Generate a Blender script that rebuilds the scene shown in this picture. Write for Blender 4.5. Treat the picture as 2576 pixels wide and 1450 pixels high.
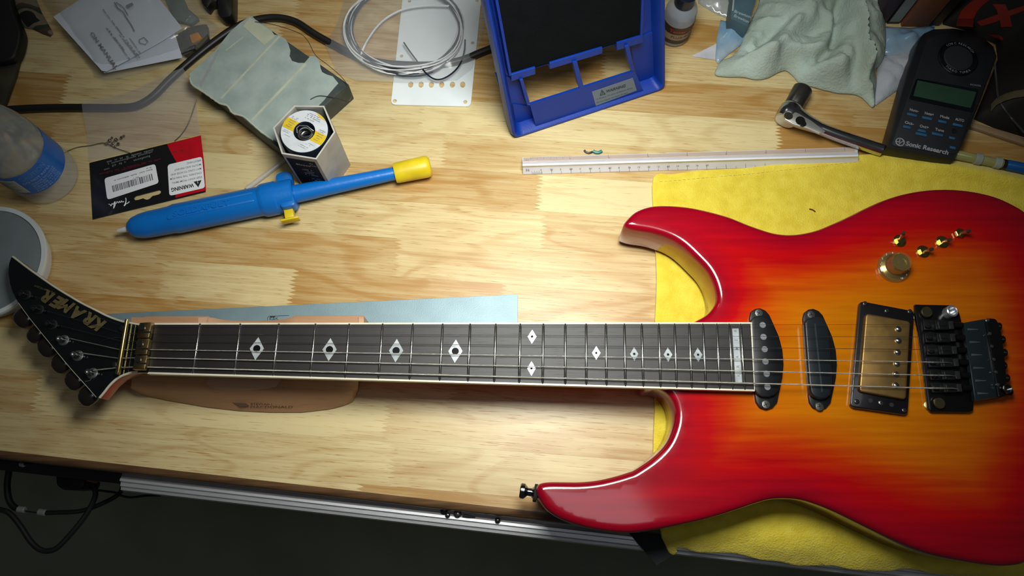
import bpy, bmesh, math, random
from mathutils import Vector, Matrix, noise, geometry
from math import pi, sin, cos, radians, hypot
random.seed(7)
V3 = Vector
sc = bpy.context.scene
for o in list(bpy.data.objects): bpy.data.objects.remove(o)

# ------------------------------------------------------------ camera (all lengths in mm, scene in metres)
S = 0.001
FPX, CX, CY, HCAM = 1900.0, 1288.0, 725.0, 674.0
dn = V3((1292 - CX, -(1300 - CY), -FPX)).normalized()
zw = -dn
xw = (V3((1, 0, 0)) - zw * zw.x).normalized()
yw = zw.cross(xw)
RC = Matrix((xw, yw, zw))
cam = bpy.data.objects.new('camera', bpy.data.cameras.new('camera'))
sc.collection.objects.link(cam); sc.camera = cam
cam.data.sensor_width = 36; cam.data.lens = 36 * FPX / 2576; cam.data.clip_start = 0.02; cam.data.clip_end = 30
cam.matrix_world = Matrix.Translation((0, 0, HCAM * S)) @ RC.to_4x4()

def ray(u, v): return RC @ V3((u - CX, CY - v, -FPX))
def P(u, v, z=0.0):
    d = ray(u, v); t = (z - HCAM) / d.z
    return V3((d.x * t, d.y * t, z))
def PL(u, v, p0, nrm):
    d = ray(u, v); c = V3((0, 0, HCAM)); t = (p0 - c).dot(nrm) / d.dot(nrm)
    return c + d * t

# ------------------------------------------------------------ light and exposure
w = bpy.data.worlds.new('room'); sc.world = w; w.use_nodes = True
w.node_tree.nodes['Background'].inputs[0].default_value = (0.75, 0.80, 0.82, 1)
w.node_tree.nodes['Background'].inputs[1].default_value = 0.03
def area(name, loc, size, power, col, target, shape='DISK', sy=None):
    l = bpy.data.lights.new(name, 'AREA'); l.shape = shape; l.size = size
    if sy: l.size_y = sy
    l.energy = power; l.color = col
    o = bpy.data.objects.new(name, l); sc.collection.objects.link(o)
    o.location = loc
    o.rotation_euler = (V3(target) - V3(loc)).to_track_quat('-Z', 'Y').to_euler()
    return o
area('bench_lamp', (0.035, 0.245, 0.56), 0.21, 1.48, (0.985, 1.0, 0.93), (0.02, 0.22, 0)).data.spread = radians(98)
area('back_lamp', (-0.35, 0.95, 0.95), 0.20, 0.35, (1.0, 0.93, 0.78), (-0.1, 0.2, 0))
area('ceiling_lamp', (0.20, 0.02, 2.1), 0.72, 1.5, (0.90, 0.93, 1.0), (0.18, 0.0, 0), 'ELLIPSE', 0.42)
sc.view_settings.view_transform = 'Standard'; sc.view_settings.look = 'None'
sc.view_settings.gamma = 1; sc.view_settings.use_curve_mapping = False
sc.view_settings.exposure = 0.0
sc.cycles.max_bounces = 8; sc.cycles.transparent_max_bounces = 16

# ------------------------------------------------------------ materials
def srgb(r, g, b):
    f = lambda c: (c / 255 / 12.92) if c / 255 <= 0.04045 else ((c / 255 + 0.055) / 1.055) ** 2.4
    return (f(r), f(g), f(b), 1)
_m = {}
def M(name, col=(0.5, 0.5, 0.5), rough=0.5, metal=0.0, var=0.06, vscale=60, bump=0.0, bscale=400, alpha=1.0, coat=0.0, spec=0.5, col2=None, stretch=None, emit=0, sheen=0):
    if name in _m: return _m[name]
    m = bpy.data.materials.new(name); m.use_nodes = True; _m[name] = m
    nt = m.node_tree; b = nt.nodes['Principled BSDF']; N = nt.nodes; L = nt.links
    c = tuple(col)[:3]
    tc = N.new('ShaderNodeTexCoord'); mp = N.new('ShaderNodeMapping'); L.new(tc.outputs['Object'], mp.inputs[0])
    if stretch: mp.inputs['Rotation'].default_value = (0, 0, stretch[0]); mp.inputs['Scale'].default_value = stretch[1]
    nz = N.new('ShaderNodeTexNoise'); nz.inputs['Scale'].default_value = vscale; nz.inputs['Detail'].default_value = 4
    L.new(mp.outputs[0], nz.inputs['Vector'])
    mx = N.new('ShaderNodeMix'); mx.data_type = 'RGBA'
    c2 = tuple(col2)[:3] if col2 else tuple(x * (1 - var * 3) for x in c)
    mr = N.new('ShaderNodeMapRange'); mr.inputs[1].default_value = 0.35; mr.inputs[2].default_value = 0.65
    L.new(nz.outputs['Fac'], mr.inputs[0]); L.new(mr.outputs[0], mx.inputs[0])
    mx.inputs[6].default_value = (*c, 1); mx.inputs[7].default_value = (*c2, 1)
    L.new(mx.outputs[2], b.inputs['Base Color'])
    b.inputs['Roughness'].default_value = rough; b.inputs['Metallic'].default_value = metal
    b.inputs['Alpha'].default_value = alpha; b.inputs['Coat Weight'].default_value = coat; b.inputs['Coat Roughness'].default_value = 0.06
    b.inputs['Specular IOR Level'].default_value = spec
    b.inputs['Sheen Weight'].default_value = sheen
    if bump:
        n2 = N.new('ShaderNodeTexNoise'); n2.inputs['Scale'].default_value = bscale; n2.inputs['Detail'].default_value = 5
        L.new(mp.outputs[0], n2.inputs['Vector'])
        bp = N.new('ShaderNodeBump'); bp.inputs['Strength'].default_value = bump; bp.inputs['Distance'].default_value = 0.001
        L.new(n2.outputs['Fac'], bp.inputs['Height']); L.new(bp.outputs[0], b.inputs['Normal'])
    return m

def wood(name, light, dark, ang, rough=0.4, grain=1.0, rnd=True, mixr=(0.0, 1.0)):
    m = bpy.data.materials.new(name); m.use_nodes = True
    nt = m.node_tree; N = nt.nodes; L = nt.links; b = N['Principled BSDF']
    tc = N.new('ShaderNodeTexCoord'); oi = N.new('ShaderNodeObjectInfo')
    mp = N.new('ShaderNodeMapping'); mp.vector_type = 'POINT'
    mp.inputs['Rotation'].default_value = (0, 0, -ang)
    L.new(tc.outputs['Object'], mp.inputs[0])
    mul = N.new('ShaderNodeVectorMath'); mul.operation = 'SCALE'; mul.inputs[0].default_value = (17.3, 9.1, 5.7)
    L.new(oi.outputs['Random'], mul.inputs['Scale'])
    add = N.new('ShaderNodeVectorMath'); add.operation = 'ADD'
    L.new(mp.outputs[0], add.inputs[0]); L.new(mul.outputs[0], add.inputs[1])
    def nz(sx, sy, det, dist=0.0, scale=1.0):
        m2 = N.new('ShaderNodeVectorMath'); m2.operation = 'MULTIPLY'; m2.inputs[1].default_value = (sx, sy, 1)
        L.new(add.outputs[0], m2.inputs[0])
        n = N.new('ShaderNodeTexNoise'); n.inputs['Scale'].default_value = scale; n.inputs['Detail'].default_value = det
        n.inputs['Distortion'].default_value = dist
        L.new(m2.outputs[0], n.inputs['Vector']); return n.outputs['Fac']
    def math_(op, a, bb=None):
        n = N.new('ShaderNodeMath'); n.operation = op
        for i, x in enumerate((a, bb)):
            if x is None: continue
            if isinstance(x, (int, float)): n.inputs[i].default_value = x
            else: L.new(x, n.inputs[i])
        return n.outputs[0]
    def mr(x, a, c, d, e):
        n = N.new('ShaderNodeMapRange'); L.new(x, n.inputs[0])
        for i, q in enumerate((a, c, d, e)): n.inputs[1 + i].default_value = q
        return n.outputs[0]
    fig = nz(4.5, 20, 1.5, 0.6)
    rings = math_('SINE', math_('MULTIPLY', fig, 46.0))
    rings = mr(rings, 0.1, 1.0, 0.0, 1.0)
    fine = mr(nz(14, 420, 4), 0.35, 0.68, 0.0, 1.0)
    pores = mr(nz(55, 1100, 3), 0.60, 0.72, 0.0, 1.0)
    blot = mr(nz(7, 24, 2), 0.35, 0.65, 0.0, 1.0)
    fac = math_('ADD', math_('MULTIPLY', rings, 0.20 * grain), math_('MULTIPLY', fine, 0.28 * grain))
    fac = math_('ADD', fac, math_('MULTIPLY', pores, 0.65 * grain))
    fac = math_('ADD', fac, math_('MULTIPLY', blot, 0.22))
    if rnd: fac = math_('ADD', fac, mr(oi.outputs['Random'], 0, 1, mixr[0], mixr[1]))
    mx = N.new('ShaderNodeMix'); mx.data_type = 'RGBA'; mx.clamp_factor = True
    L.new(fac, mx.inputs[0]); mx.inputs[6].default_value = (*light, 1); mx.inputs[7].default_value = (*dark, 1)
    L.new(mx.outputs[2], b.inputs['Base Color'])
    b.inputs['Roughness'].default_value = rough
    bp = N.new('ShaderNodeBump'); bp.inputs['Strength'].default_value = 0.12; bp.inputs['Distance'].default_value = 0.0006
    bp.invert = True
    L.new(pores, bp.inputs['Height']); L.new(bp.outputs[0], b.inputs['Normal'])
    return m

BLK = M('black_plastic', (0.012, 0.012, 0.014), 0.38)
CHROME = M('chrome', (0.75, 0.76, 0.78), 0.14, 1.0)
STEEL = M('steel', (0.55, 0.56, 0.57), 0.3, 1.0)
DSTEEL = M('dark_steel', (0.10, 0.10, 0.105), 0.3, 0.9)
GOLD = M('worn_gold', (0.62, 0.47, 0.17), 0.28, 1.0, col2=(0.40, 0.32, 0.14), vscale=220)
CREAM = M('cream_binding', (0.80, 0.76, 0.60), 0.35, coat=0.3)
WHITE = M('white_print', (0.93, 0.96, 1.0), 0.5, var=0.01)
INK = M('black_ink', (0.02, 0.02, 0.025), 0.6)
GREYINK = M('grey_ink', (0.22, 0.23, 0.25), 0.6)

# ------------------------------------------------------------ mesh builders (mm in, metres out)
ORG = {}
def root_of(o):
    while o.parent: o = o.parent
    return o
def mk(name, VF, mat=None, par=None, label=None, cat=None, group=None, kind=None, smooth=35, bev=0, seg=2, org=None, mats=None):
    Vs, Fs = VF
    Vs = [V3(v) for v in Vs]
    if par: o0 = ORG[root_of(par).name]
    elif org is not None: o0 = V3(org)
    else:
        mn = V3((min(v.x for v in Vs), min(v.y for v in Vs), min(v.z for v in Vs))); mxx = V3((max(v.x for v in Vs), max(v.y for v in Vs), 0))
        o0 = V3(((mn.x + mxx.x) / 2, (mn.y + mxx.y) / 2, mn.z))
    me = bpy.data.meshes.new(name)
    me.from_pydata([(v - o0) * S for v in Vs], [], Fs); me.validate()
    bm = bmesh.new(); bm.from_mesh(me)
    bmesh.ops.remove_doubles(bm, verts=bm.verts, dist=1e-7)
    bmesh.ops.recalc_face_normals(bm, faces=bm.faces)
    if bev:
        ed = [e for e in bm.edges if len(e.link_faces) == 2 and e.calc_face_angle(0) > 0.5]
        bmesh.ops.bevel(bm, geom=ed, offset=bev * S, segments=seg, affect='EDGES', profile=0.5, clamp_overlap=True)
    bm.to_mesh(me); bm.free()
    if smooth:
        for p in me.polygons: p.use_smooth = True
        me.set_sharp_from_angle(angle=radians(smooth))
    o = bpy.data.objects.new(name, me); sc.collection.objects.link(o)
    if mat: me.materials.append(mat)
    if par: o.parent = par
    else:
        o.location = o0 * S; ORG[o.name] = o0
    tag(o, label, cat, group, kind)
    return o
def tag(o, label=None, cat=None, group=None, kind=None):
    if label: o['label'] = label
    if cat: o['category'] = cat
    if group: o['group'] = group
    if kind: o['kind'] = kind
def root(name, loc, label, cat, group=None):
    o = bpy.data.objects.new(name, None); sc.collection.objects.link(o)
    o.location = V3(loc) * S; ORG[o.name] = V3(loc); o.empty_display_size = 0.02
    tag(o, label, cat, group); return o
def join(*parts):
    Vs, Fs = [], []
    for v, f in parts:
        n = len(Vs); Vs += list(v); Fs += [tuple(i + n for i in q) for q in f]
    return Vs, Fs
def ext(poly, d):
    """closed prism: polygon (3D points, top) pushed by vector d"""
    poly = [V3(p) for p in poly]; d = V3(d); n = len(poly)
    Vs = poly + [p + d for p in poly]
    Fs = [tuple(range(n)), tuple(range(2 * n - 1, n - 1, -1))] + [(i, i + n, (i + 1) % n + n, (i + 1) % n) for i in range(n)]
    return Vs, Fs
def loft(rings, closed=True, cap=True):
    n = len(rings[0]); Vs = [p for r in rings for p in r]; Fs = []
    for k in range(len(rings) - 1):
        for i in range(n if closed else n - 1):
            j = (i + 1) % n
            Fs.append((k * n + i, k * n + j, (k + 1) * n + j, (k + 1) * n + i))
    if cap: Fs += [tuple(range(n)), tuple(range(len(Vs) - 1, len(Vs) - n - 1, -1))]
    return Vs, Fs
def frame(d):
    d = V3(d).normalized(); a = d.orthogonal().normalized(); return a, d.cross(a), d
def lathe(prof, o, d=(0, 0, 1), seg=24, ref=None, sx=1.0):
    """profile [(radius, height)] turned about the line o + d"""
    a, b, d = frame(d); o = V3(o)
    if ref is not None:
        a = V3(ref) - d * V3(ref).dot(d); a.normalize(); b = d.cross(a)
    rings = [[o + d * h + (a * cos(2 * pi * i / seg) + b * sin(2 * pi * i / seg) * sx) * max(r, 0.01) for i in range(seg)] for r, h in prof]
    return loft(rings)
def spline(pts, k=6, closed=False):
    pts = [V3(p) for p in pts]; n = len(pts); out = []
    rng = n if closed else n - 1
    for i in range(rng):
        if closed: p0, p1, p2, p3 = pts[i - 1], pts[i], pts[(i + 1) % n], pts[(i + 2) % n]
        else: p0, p1, p2, p3 = pts[max(i - 1, 0)], pts[i], pts[i + 1], pts[min(i + 2, n - 1)]
        for j in range(k):
            t = j / k
            out.append(0.5 * ((2 * p1) + (p2 - p0) * t + (2 * p0 - 5 * p1 + 4 * p2 - p3) * t * t + (3 * p1 - p0 - 3 * p2 + p3) * t ** 3))
    if not closed: out.append(pts[-1])
    return out
def tube(path, r, seg=10, closed=False):
    path = [V3(p) for p in path]; n = len(path)
    rs = r if isinstance(r, (list, tuple)) else [r] * n
    rings = []; a = None
    for i, p in enumerate(path):
        t = (path[(i + 1) % n] - path[i - 1]) if closed or 0 < i < n - 1 else (path[min(i + 1, n - 1)] - path[max(i - 1, 0)])
        t.normalize()
        if a is None: a = t.orthogonal().normalized()
        else: a = (a - t * a.dot(t)).normalized()
        b = t.cross(a)
        rings.append([p + (a * cos(2 * pi * k / seg) + b * sin(2 * pi * k / seg)) * rs[i] for k in range(seg)])
    if closed: return loft(rings + [rings[0]], cap=False)
    return loft(rings)
def box(c, ax, ay, az):
    """box centred c with half vectors"""
    c, ax, ay, az = map(V3, (c, ax, ay, az))
    top = [c + az - ax - ay, c + az + ax - ay, c + az + ax + ay, c + az - ax + ay]
    return ext(top, -2 * az)
def plate(px, z, th): return ext([P(u, v, z) for u, v in px], (0, 0, -th))
def rnd_poly(pts, r, k=4):
    """round the corners of a 3D polygon"""
    pts = [V3(p) for p in pts]; n = len(pts); out = []
    for i in range(n):
        p, a, b = pts[i], pts[i - 1], pts[(i + 1) % n]
        da, db = (a - p), (b - p); q = min(r, da.length * 0.45, db.length * 0.45)
        s, e = p + da.normalized() * q, p + db.normalized() * q
        for j in range(k + 1):
            t = j / k; out.append(s * (1 - t) ** 2 + p * 2 * t * (1 - t) + e * t * t)
    return out
def disc(u, v, z, r, h, seg=20, dome=0.0, bv=0.3):
    """upright cylinder standing from z to z+h, seen at pixel (u,v)"""
    c = P(u, v, z + h); c.z = z
    return lathe([(r, 0), (r, h - bv), (r - bv, h), (r * 0.5, h + dome * 0.8), (0.01, h + dome)], c, seg=seg)
def inpoly(x, y, poly):
    c = False; n = len(poly); j = n - 1
    for i in range(n):
        xi, yi, xj, yj = poly[i][0], poly[i][1], poly[j][0], poly[j][1]
        if (yi > y) != (yj > y) and x < (xj - xi) * (y - yi) / (yj - yi) + xi: c = not c
        j = i
    return c
import numpy as np
def dist_to(pts, poly):
    A = np.array([(p[0], p[1]) for p in poly]); B = np.roll(A, -1, 0); X = np.array([(p[0], p[1]) for p in pts])
    D = B - A; L2 = (D ** 2).sum(1) + 1e-12; out = np.full(len(X), 1e9)
    for i in range(len(A)):
        t = np.clip(((X - A[i]) @ D[i]) / L2[i], 0, 1); q = A[i] + t[:, None] * D[i]
        out = np.minimum(out, np.sqrt(((X - q) ** 2).sum(1)))
    return out
def npin(X, poly):
    c = np.zeros(len(X), bool); n = len(poly); j = n - 1
    for i in range(n):
        xi, yi, xj, yj = poly[i][0], poly[i][1], poly[j][0], poly[j][1]
        if yi != yj: c ^= ((yi > X[:, 1]) != (yj > X[:, 1])) & (X[:, 0] < (xj - xi) * (X[:, 1] - yi) / (yj - yi) + xi)
        j = i
    return c
def fillmesh(outline, step, insets=(), margin=None):
    """2D triangulation of an outline: list of (x,y), faces, index of outline verts"""
    out = [V3((p[0], p[1])) if len(p) == 2 else V3((p[0], p[1], 0)).to_2d() for p in outline]
    n = len(out); area_ = sum(out[i - 1].x * out[i].y - out[i].x * out[i - 1].y for i in range(n))
    if area_ < 0: out.reverse()
    pts = [p.copy() for p in out]; extra = []
    for d in insets:
        for i in range(n):
            t = (out[(i + 1) % n] - out[i - 1]).normalized(); nn = V3((-t.y, t.x)).to_2d() if False else Vector((-t.y, t.x))
            extra.append((out[i] + nn * d, d))
    if extra:
        X = np.array([p for p, d in extra]); dd = dist_to(X, out); ins = npin(X, out)
        pts += [extra[i][0] for i in range(len(extra)) if ins[i] and dd[i] > extra[i][1] * 0.93]
    mg = margin if margin is not None else (max(insets) if insets else 0) + step * 0.45
    x0, x1 = min(p.x for p in out), max(p.x for p in out); y0, y1 = min(p.y for p in out), max(p.y for p in out)
    G = np.array([(x0 + i * step + (step / 2 if j % 2 else 0), y0 + j * step * 0.866) for j in range(int((y1 - y0) / step / 0.866) + 1) for i in range(int((x1 - x0) / step) + 1)])
    G = G[npin(G, out)]; G = G[dist_to(G, out) > mg]
    pts += [Vector(g) for g in G]
    ed = [(i, (i + 1) % n) for i in range(n)]
    r = geometry.delaunay_2d_cdt(pts, ed, [], 1, 1e-5)
    return [(p.x, p.y) for p in r[0]], r[2], out
def sheet(outline, step, zf, th=0.0, insets=()):
    """cloth / film: triangulated outline with height function zf(x,y,edge distance); th>0 closes it as a slab"""
    pts, fs, out = fillmesh(outline, step, insets)
    d = dist_to(pts, out)
    top = [V3((x, y, zf(x, y, d[i]))) for i, (x, y) in enumerate(pts)]
    if not callable(th) and th <= 0: return top, [tuple(f) for f in fs]
    n = len(top)
    th_ = th if callable(th) else (lambda x, y, e: th)
    bot = [p - V3((0, 0, th_(p.x, p.y, d[i]))) for i, p in enumerate(top)]
    cnt = {}
    for f in fs:
        for a, b in zip(f, list(f[1:]) + [f[0]]): cnt[(a, b)] = 1
    side = [(a, b, b + n, a + n) for (a, b) in cnt if (b, a) not in cnt]
    return top + bot, [tuple(f) for f in fs] + [tuple(i + n for i in reversed(f)) for f in fs] + side

_txt = {}
def text(par, s, p0, p1, h, mat, nrm=(0, 0, 1), fit=False, bold=0.0, shear=0.0, name='lettering', th=0.06, center=False):
    """raised print: baseline from p0 towards p1, cap height h"""
    p0, p1, nrm = V3(p0), V3(p1), V3(nrm).normalized()
    cu = bpy.data.curves.new('t', 'FONT'); cu.body = s; cu.size = 1; cu.offset = bold; cu.shear = shear
    cu.resolution_u = 3
    ob = bpy.data.objects.new('t', cu); sc.collection.objects.link(ob)
    me = bpy.data.meshes.new_from_object(ob)
    bpy.data.objects.remove(ob); bpy.data.curves.remove(cu)
    ex = (p1 - p0); wdt = ex.length; ex = (ex - nrm * ex.dot(nrm)).normalized(); ey = nrm.cross(ex)
    if not len(me.vertices): return None
    x0 = min(v.co.x for v in me.vertices); x1 = max(v.co.x for v in me.vertices)
    k = h / 0.69; kx = wdt / (x1 - x0) if fit else k
    off = (wdt - (x1 - x0) * kx) / 2 if center else 0
    Vs = [p0 + ex * ((v.co.x - x0) * kx + off) + ey * (v.co.y * k) + nrm * th for v in me.vertices]
    Fs = [tuple(p.vertices) for p in me.polygons]
    bpy.data.meshes.remove(me)
    return mk(name, (Vs, Fs), mat, par, smooth=0)
def bars(par, p0, p1, h, mat, n=6, nrm=(0, 0, 1), name='fine_print', th=0.05, seed=1):
    """a line of print too small to read: a row of short strokes"""
    rr = random.Random(seed); p0, p1, nrm = V3(p0), V3(p1), V3(nrm).normalized()
    ex = (p1 - p0); Lh = ex.length; ex.normalize(); ey = nrm.cross(ex); x = 0; q = []
    while x < Lh:
        wd = h * rr.uniform(0.25, 0.6)
        if rr.random() > 0.16:
            hh = h * rr.choice((0.6, 0.6, 0.6, 0.9)); a = p0 + ex * x + nrm * th
            q.append(([a, a + ex * wd, a + ex * wd + ey * hh, a + ey * hh], [(0, 1, 2, 3)]))
        else: x += h * 0.3
        x += wd + h * 0.18
    return q
def label_plate(par, pts, mat, th=0.25, r=1.0, name='sticker'):
    pts = [V3(p) for p in pts]
    nrm = (pts[1] - pts[0]).cross(pts[2] - pts[1]).normalized()
    if nrm.z < -0.2: nrm = -nrm
    return mk(name, ext([p + nrm * th for p in rnd_poly(pts, r)], -nrm * th * 0.9), mat, par, smooth=0)
# ============================================================ SETTING: floor
FLOORM = M('concrete', (0.40, 0.42, 0.30), 0.75, col2=(0.30, 0.32, 0.24), vscale=5, bump=0.3, bscale=60)
fl = mk('floor', ext([V3((-1500, -1500, -880)), V3((1500, -1500, -880)), V3((1500, 1500, -880)), V3((-1500, 1500, -880))], (0, 0, -40)), FLOORM, kind='structure', smooth=0)

# ============================================================ workbench
E0, E1 = P(0, 1143, 0), P(1350, 1297, 0)
ee = (E1 - E0).normalized(); ff = V3((-ee.y, ee.x, 0))
bench = root('workbench', E0 + ee * 400 + V3((0, 0, -880)), 'laminated pale wood workbench top with finger-jointed staves and metal front rail', 'workbench')
ROWANG = math.atan2(ee.y, ee.x) + radians(1.9)
re_, rf = V3((cos(ROWANG), sin(ROWANG), 0)), V3((-sin(ROWANG), cos(ROWANG), 0))
STAVE = wood('rubberwood', (0.73, 0.60, 0.32), (0.43, 0.23, 0.060), ROWANG, 0.36, 1.15, True, (-0.30, 0.66))
rs = random.Random(12)
O = P(1350, 1297, 0) - rf * 24
def stave(row, s0, s1, wd=38.0):
    t0, t1 = row * wd, (row + 1) * wd; poly = []
    def teeth(s, up):
        k = 20; q = []
        for i in range(k + 1):
            d = (3.6 if i % 2 else -3.6) * (0.6 + 0.8 * ((i * 7 + row * 3) % 5) / 5)
            q.append((s + d, t0 + (t1 - t0) * i / k))
        return q if up else q[::-1]
    poly = teeth(s1 - 0.03, True) + teeth(s0 + 0.03, False)
    g = 0.04
    return [O + re_ * s + rf * min(max(t, t0 + g), t1 - g) for s, t in poly]
joints = {}
seed_joint = [P(405, 705, 0), P(80, 1040, 0), P(975, 1030, 0), P(1370, 545, 0), P(1960, 360, 0), P(1120, 350, 0), P(740, 700, 0)]
fixed = {}
for q in seed_joint:
    r = int(math.floor((q - O).dot(rf) / 38.0)); fixed.setdefault(r, []).append((q - O).dot(re_))
for row in range(-1, 17):
    ss = list(fixed.get(row, [])); s = min(ss) if ss else rs.uniform(-1100, -800)
    while s > -1100: s -= rs.uniform(190, 400); ss.append(s)
    s = max(ss)
    while s < 900: s += rs.uniform(190, 400); ss.append(s)
    ss.sort()
    # fill large gaps
    k = 0
    while k < len(ss) - 1:
        if ss[k + 1] - ss[k] > 430: ss.insert(k + 1, (ss[k] + ss[k + 1]) / 2)
        k += 1
    for a, b in zip(ss, ss[1:]):
        if b - a < 25: continue
        poly = stave(row, a, b)
        Vs, Fs = ext(poly, (0, 0, -38))
        o = mk('stave', (Vs, Fs), STAVE, bench, smooth=0)
        if row <= 2:
            bm = bmesh.new(); bm.from_mesh(o.data)
            pc = (E0 - ORG['workbench']) * S
            g = bmesh.ops.bisect_plane(bm, geom=bm.verts[:] + bm.edges[:] + bm.faces[:], plane_co=pc, plane_no=-ff, clear_outer=True)
            if not bm.faces: bm.free(); bpy.data.objects.remove(o); continue
            cut = [e for e in g['geom_cut'] if isinstance(e, bmesh.types.BMEdge)]
            if cut: bmesh.ops.edgenet_fill(bm, edges=cut)
            bm.to_mesh(o.data); bm.free()
# front apron (dark rounded nosing) and rail
NOSE = M('nosing_wood', (0.17, 0.09, 0.04), 0.35, col2=(0.10, 0.05, 0.022), vscale=30, stretch=(-ROWANG, (1, 12, 1)))
def along(prof, s0, s1): # profile points (outward, z) swept along the bench edge
    return loft([[E0 + ee * s - ff * a + V3((0, 0, z)) for a, z in prof] for s in (s0, s1)])
def nose_prof():
    return [(-3, 0.15), (0, 0), (2.2, -1.0), (3.6, -3.2), (4.2, -6), (4.2, -34), (-3, -34)]
mk('front_nosing', along(nose_prof(), -500, 1300), NOSE, bench, smooth=50)
sL = (P(308, 1215, -20) - E0).dot(ee)
ALU = M('brushed_aluminium', (0.80, 0.80, 0.83), 0.42, 0.75, bump=0.15, bscale=300, stretch=(-ROWANG, (1, 40, 1)))
# bench carcass below
UNDER = M('dark_underside', (0.035, 0.028, 0.022), 0.7)
mk('apron', along([(-4, -34), (-40, -34), (-40, -150), (-4, -150)], -500, 1300), UNDER, bench, smooth=0)
rail = mk('front_rail', along([(4.3, -16), (8, -15), (8.8, -14.2), (11, -14.2), (12, -17), (15.2, -17.4), (16.4, -19.5), (18.5, -20), (19.6, -24), (19.6, -40), (17.5, -42), (4.3, -42)], sL, 1300), ALU, bench, label='brushed metal rail along the front edge', smooth=30)
RW = M('rail_wood_strip', (0.34, 0.19, 0.06), 0.5)
mk('rail_strip', along([(17.6, -42), (20.4, -42), (20.4, -46), (17.6, -46)], sL + 100, 900), RW, bench)
for q in (-450, 900):
    c = E0 + ee * q + ff * 60 + V3((0, 0, -460))
    mk('leg', box(c, ee * 30, ff * 30, V3((0, 0, 420))), UNDER, bench, smooth=0)
    mk('leg', box(c + ff * 440, ee * 30, ff * 30, V3((0, 0, 420))), UNDER, bench, smooth=0)
# ============================================================ yellow towel
TOW = M('yellow_terry', (0.86, 0.70, 0.075), 0.95, col2=(0.76, 0.59, 0.045), vscale=90, bump=1.0, bscale=700, spec=0.1, sheen=0.4)
tp = [(1644,448),(1690,439),(1751,431),(1820,426),(1876,423),(1959,413),(2043,400),(2127,393),(2180,389),(2231,388),(2294,394),(2350,400),(2419,408),(2500,424),(2576,440),(2700,470),(2900,560),(2920,1000),(2900,1450),(2576,1462),(2450,1452),(2346,1444),(2300,1434),(2258,1431),(2230,1437),(2142,1434),(2091,1424),(2006,1424),(1960,1414),(1911,1409),(1870,1398),(1836,1392),(1790,1391),(1751,1390),(1722,1381),(1700,1380),(1702,1390),(1694,1397),(1682,1390),(1672,1372),(1660,1352),(1655,1335),(1648,1300),(1643,1230),(1643,1160),(1645,1080),(1648,1000),(1646,900),(1648,810),(1652,700),(1646,560)]
to = []
for u, v in tp:
    z = 4.0
    q = P(u, v, 4)
    if (q - E0).dot(ff) < 0: q = P(u, v, -12)
    to.append(q)
to = spline(to, 4, True)
def zt(x, y, d):
    q = (V3((x, y, 0)) - E0).dot(ff)
    z = 4.2
    nzv = noise.noise(V3((x, y, 0)) * 0.02) * 0.5
    edge = min(d / 2.2, 1.0)
    z = z + 0.5 * edge ** 0.5 + (noise.noise(V3((x, y, 3)) * 0.55) * 0.32 + noise.noise(V3((x, y, 9)) * 0.25) * 0.35) * min(d / 6, 1)
    if 5 < d < 8.0: z -= 0.35 * (1 - abs(d - 6.5) / 1.5)
    # rolled fold towards the upper right corner
    f0 = P(2160, 400, 5)
    if x > f0.x and y > 150:
        k = min((x - f0.x) / 90, 1.0); z += 7.5 * k * math.exp(-((d - 11) / 9.0) ** 2)
    if q < 10:
        k = 10 - q; z -= min(k * k * 0.022, 3.2 + max(0, k - 12) * 0.75)
        s = (V3((x, y, 0)) - E0).dot(ee)
        z += 1.6 * sin(s * 0.075 + 0.6) * min(max((12 - q) / 15, 0), 1) * (0.4 + 0.6 * min(d / 8, 1))
    return z
towel = mk('towel', sheet([(p.x, p.y) for p in to], 3.0, zt, 3.4, insets=(1.0, 2.4)), TOW, label='thick yellow terry towel spread under the guitar body', cat='towel', smooth=60)
mk('hem_stitch', join(*[tube([P(u, v, 5.3), P(u2, v2, 5.3)], 0.22, 5) for (u, v), (u2, v2) in zip([(1660+i*11.6, 457-i*1.02-(0 if i<20 else (i-20)*0.3)) for i in range(0,44)], [(1667+i*11.6, 456.4-i*1.02-(0 if i<20 else (i-20)*0.3)) for i in range(0,44)])]), M('pale_thread', (0.88, 0.78, 0.25), 0.8), towel)
mk('cloth_speck', tube(spline([P(2036,526,5.6), P(2044,528,5.9), P(2051,533,5.6)], 3), 0.55, 6), M('speck_red', (0.12,0.02,0.01), 0.7), label='dark red crumb lying on the yellow towel', cat='crumb')

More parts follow.
